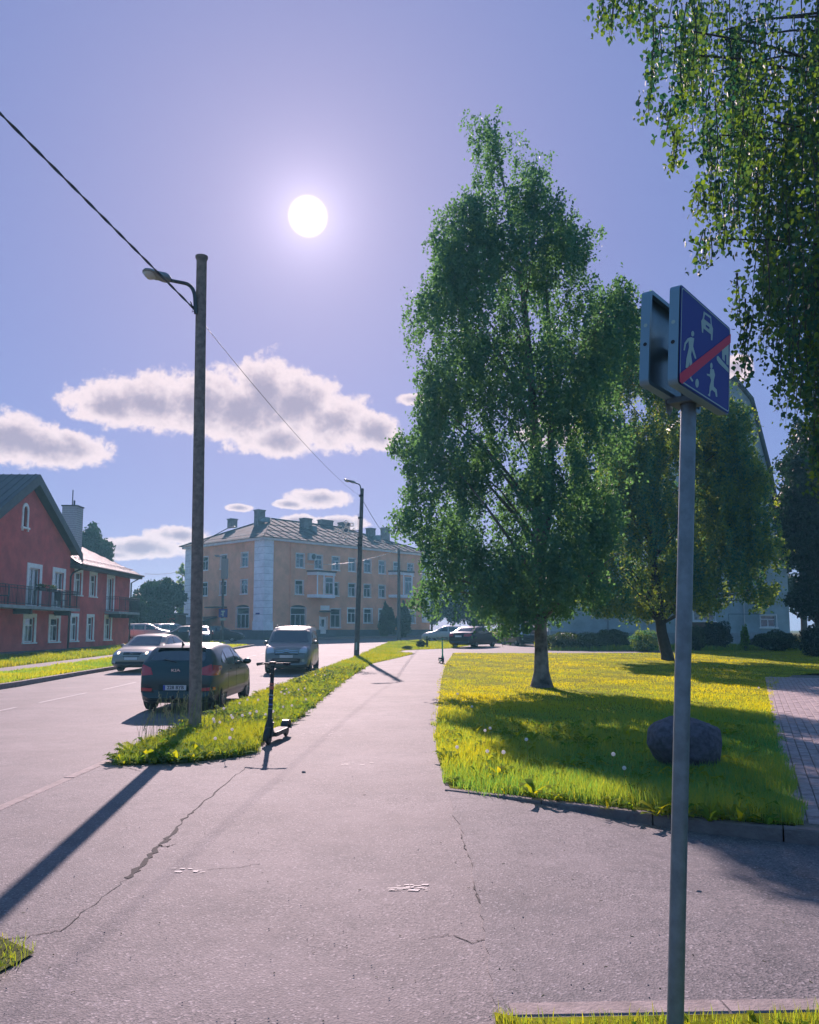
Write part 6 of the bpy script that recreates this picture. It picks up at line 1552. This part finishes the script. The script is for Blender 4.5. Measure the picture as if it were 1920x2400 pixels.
for s in (1, -1):
    patch('lit_beam', vw, wv, [[(s * .56 + .055 * math.cos(a * PI / 6), .745 + .05 * math.sin(a * PI / 6)) for a in range(12)]], 'x', 1, m_lit, off=.014, th=.004)

# far parked cars: copies of the detailed ones with their own paint
ESTATE = dict(SEDAN); ESTATE['top'] = [(-2.385,.7),(-2.36,1.0),(-2.28,1.15),(-2.0,1.42),(-1.6,1.47),(-.2,1.49),(.15,1.47),(.45,1.39),(1.1,1.03),(1.25,.97),(1.8,.88),(2.15,.77),(2.33,.64),(2.385,.5)]
ESTATE['side'] = SEDAN['side'][:2] + [[(-1.95,1.03),(-1.05,1.0),(-1.05,1.33),(-1.85,1.33)]]; ESTATE['rear_glass'] = [(-.6,1.1),(.6,1.1),(.5,1.38),(-.5,1.38)]
ESTATE['side'][0] = [(-.98,.99),(-.16,.975),(-.16,1.36),(-.98,1.36)]
def far_car(name, label, px, Y, rz, sp, col, metal=.4, dz=0):
    return make_car(name, label, (xat(px, Y), Y, hr(Y) + dz), rz, sp, carpaint('paint_%s' % '_'.join(str(int(c * 1000)) for c in col), col, metal), group=None)
far_car('estate_car', 'silver estate car parked beside the corner of the red house', 345, 68, .25, ESTATE, (.34, .34, .32), .5, .25)
far_car('estate_car', 'light roofed estate car parked second from the red house', 404, 74, 1.0, ESTATE, (.30, .30, .30), .5, .22)
far_car('dark_car', 'black low car parked left of the near wooden pole', 432, 67, PI + .5, SEDAN, (.012, .016, .024), .2, .08)
far_car('dark_car', 'dark blue hatchback parked close behind the near wooden pole', 470, 66, PI / 2 + PI + .2, HATCH, (.015, .022, .03), .2, .06)
far_car('dark_car', 'shadowed dark car parked right of the near wooden pole by the plinth', 512, 73, .1, SEDAN, (.014, .018, .026), .2, .05)
far_car('sedan_car', 'silver sedan on the bend behind the far scooter', 1050, 72, PI - .15, SEDAN, (.40, .40, .40), .4, .05)
bs, bb, bv = make_car('parked_sedan', 'black sedan parked at the end of the footpath with its plate facing the camera', (xat(1112, 56.5), 57, hp(56.5) + .01), -PI / 2 - .55 + PI, SEDAN, carpaint('black_paint', (.008, .011, .022), .2))
plate(bs, bv, -1, .78, '', blue=False)
ds, db_, dv = make_car('dark_suv', 'dark car in deep shade partly hidden behind the birch trunk', (xat(1222, 60), 61, hp(60) + .01), -PI / 2 + .25, VAN, carpaint('dark_paint', (.010, .014, .024), .2))

# ------------------------------------------------------------------ scooters
m_sgreen = mat('scooter_green', (.02, .42, .20), .35, coat=.4); m_sblack = mat('scooter_black', (.014, .015, .018), .5); m_sred = mat('scooter_red', (.5, .09, .06), .4); m_sblue = mat('scooter_blue', (.05, .10, .4), .4)
def scooter(label, loc, rz, lean, stemc, deckc, stripes):
    root = empty('electric_scooter', loc, rz, label, 'scooter'); root.rotation_euler = (lean, 0, rz)
    # local: forward = -y (front wheel at origin), deck runs to +y
    def whl(y, r):
        mb = MB(); k = []
        for i in range(7): t = PI * i / 6; k.append((r - .022 + .022 * math.sin(t), -.024 * math.cos(t)))
        mb.lathe([(r - .05, -.022)] + k + [(r - .05, .022)], 24, 0, 'x'); o = mb.build('wheel', m_sblack, root, True); o.location = (0, y, r)
        h = MB(); h.lathe([(0, -.03), (r - .045, -.02), (r - .045, .02), (0, .03)], 20, 0, 'x'); h.build('hub', m_dkmet, o)
    whl(0, .115); whl(.92, .11)
    st = MB(); top = Vector((0, .16, 1.12)); bot = Vector((0, .035, .26)); st.tube([bot, bot.lerp(top, .5), top], [.036, .030, .027], 14); autosmooth(st.build('stem', stemc, root), 50)
    if stripes:
        for t0, t1, m in ((.60, .66, m_sred), (.68, .705, m_sred), (.50, .515, m_white), (.44, .46, m_sblue), (.34, .365, m_sblue), (.28, .29, m_white), (.225, .245, m_sred), (.19, .205, m_white)):
            b = MB(); b.tube([bot.lerp(top, t0), bot.lerp(top, t1)], .033, 14); autosmooth(b.build('stem_sticker', m, root), 50)
    fk = MB(); fk.prism([(-.05, -.05, .10), (.05, -.05, .10), (.05, .05, .31), (-.05, .05, .31)], (0, .06, 0)); 
    for s in (-1, 1): fk.tube([(s * .048, .0, .115), (s * .05, .02, .24), (s * .03, .05, .34)], .016, 8)
    fk.tube([(0, .05, .22), (0, .06, .36)], [.055, .042], 12); autosmooth(fk.build('fork', m_sblack, root), 40)
    fd = MB(); n = 9
    for s0, s1 in ((0, 1),):
        for i in range(n + 1):
            a = math.radians(-20 + 150 * i / n); y, z = -math.cos(a) * .14, math.sin(a) * .14 + .115
            for w in (-.042, -.036, .036, .042): fd.v.append((w, y * (1 if abs(w) < .04 else .93), z if abs(w) < .04 else z - .012))
    for i in range(n):
        for j in range(3): fd.f.append((i*4+j, i*4+j+1, (i+1)*4+j+1, (i+1)*4+j)); fd.i.append(0)
    fd.build('front_fender', m_sblack, root, True)
    hb = MB(); hb.tube([(-.25, .20, 1.14), (-.12, .17, 1.15), (0, .16, 1.145), (.12, .17, 1.15), (.25, .20, 1.14)], .014, 8); hb.build('handlebar', m_sblack, root)
    for s in (-1, 1):
        g = MB(); g.tube([(s * .15, .178, 1.148), (s * .255, .20, 1.14)], .019, 10); g.build('grip', m_sblack, root)
        l = MB(); l.tube([(s * .13, .165, 1.145), (s * .15, .12, 1.14), (s * .23, .14, 1.12)], .006, 5); l.build('brake_lever', m_dkmet, root)
    dh = MB(); dh.box((0, .15, 1.155), (.075, .08, .045)); dh.box((0, .12, 1.05), (.04, .03, .05)); dh.build('display', m_sblack, root)
    bl = MB(); bl.box((0, .105, .98), (.05, .04, .05)); bl.build('front_lamp', m_head if not stripes else m_sblack, root)
    dk = MB(); pr = [(-.075, .13), (.075, .13), (.085, .2), (.085, .72), (.06, .80), (-.06, .80), (-.085, .72), (-.085, .2)]
    dk.prism([(x, y, .10) for x, y in pr], (0, 0, .065)); o = fixn(dk.build('deck', deckc, root)); gp = MB(); gp.prism([(x * .82, .16 + (y - .13) * .93, .167) for x, y in pr], (0, 0, .004)); gp = fixn(gp.build('deck_mat', mat('deck_grip', (.11, .11, .10), .8, noise=(60, .4)), o))
    nk = MB(); nk.tube([(0, .16, .14), (0, .08, .22), (0, .05, .32)], [.045, .042, .04], 10); autosmooth(nk.build('neck', deckc if not stripes else m_sblack, root), 50)
    rf = MB()
    for i in range(n + 1):
        a = math.radians(10 + 170 * i / n); y, z = .92 - math.cos(a) * .145, math.sin(a) * .15 + .11
        for w in (-.055, -.05, .05, .055): rf.v.append((w, y, z - (.05 if abs(w) > .052 else 0)))
    for i in range(n):
        for j in range(3): rf.f.append((i*4+j, i*4+j+1, (i+1)*4+j+1, (i+1)*4+j)); rf.i.append(0)
    rf.box((0, .99, .2), (.09, .07, .08)); rf.build('rear_fender', m_sblack, root, False)
    ks = MB(); ks.tube([(-.06, .35, .1), (-.16, .40, .0)], .009, 6); ks.build('kickstand', m_dkmet, root)
    return root
g = G(629, 1746)
scooter('black rental electric scooter with red and white stem stickers standing on the path edge', (g.x, g.y, 0), -.12, 0, m_sblack, m_sblack, True)
g = G(1038, 1556); scooter('green electric scooter standing far along the right edge of the footpath', (g.x, g.y, hp(g.y)), .1, 0, m_sgreen, m_sgreen, False)

# ------------------------------------------------------------------ air
def haze():
    mb = MB(); mb.span((-420, -70, -1.6), (420, 520, 24)); m = bpy.data.materials.new('haze_air'); m.use_nodes = True; t = m.node_tree; t.nodes.clear()
    v = t.nodes.new('ShaderNodeVolumePrincipled'); v.inputs['Color'].default_value = (.32, .80, 1, 1); v.inputs['Density'].default_value = .0010; v.inputs['Anisotropy'].default_value = .2
    o = t.nodes.new('ShaderNodeOutputMaterial'); t.links.new(v.outputs[0], o.inputs['Volume']); b = mb.build('haze', m); b['kind'] = 'stuff'
haze()
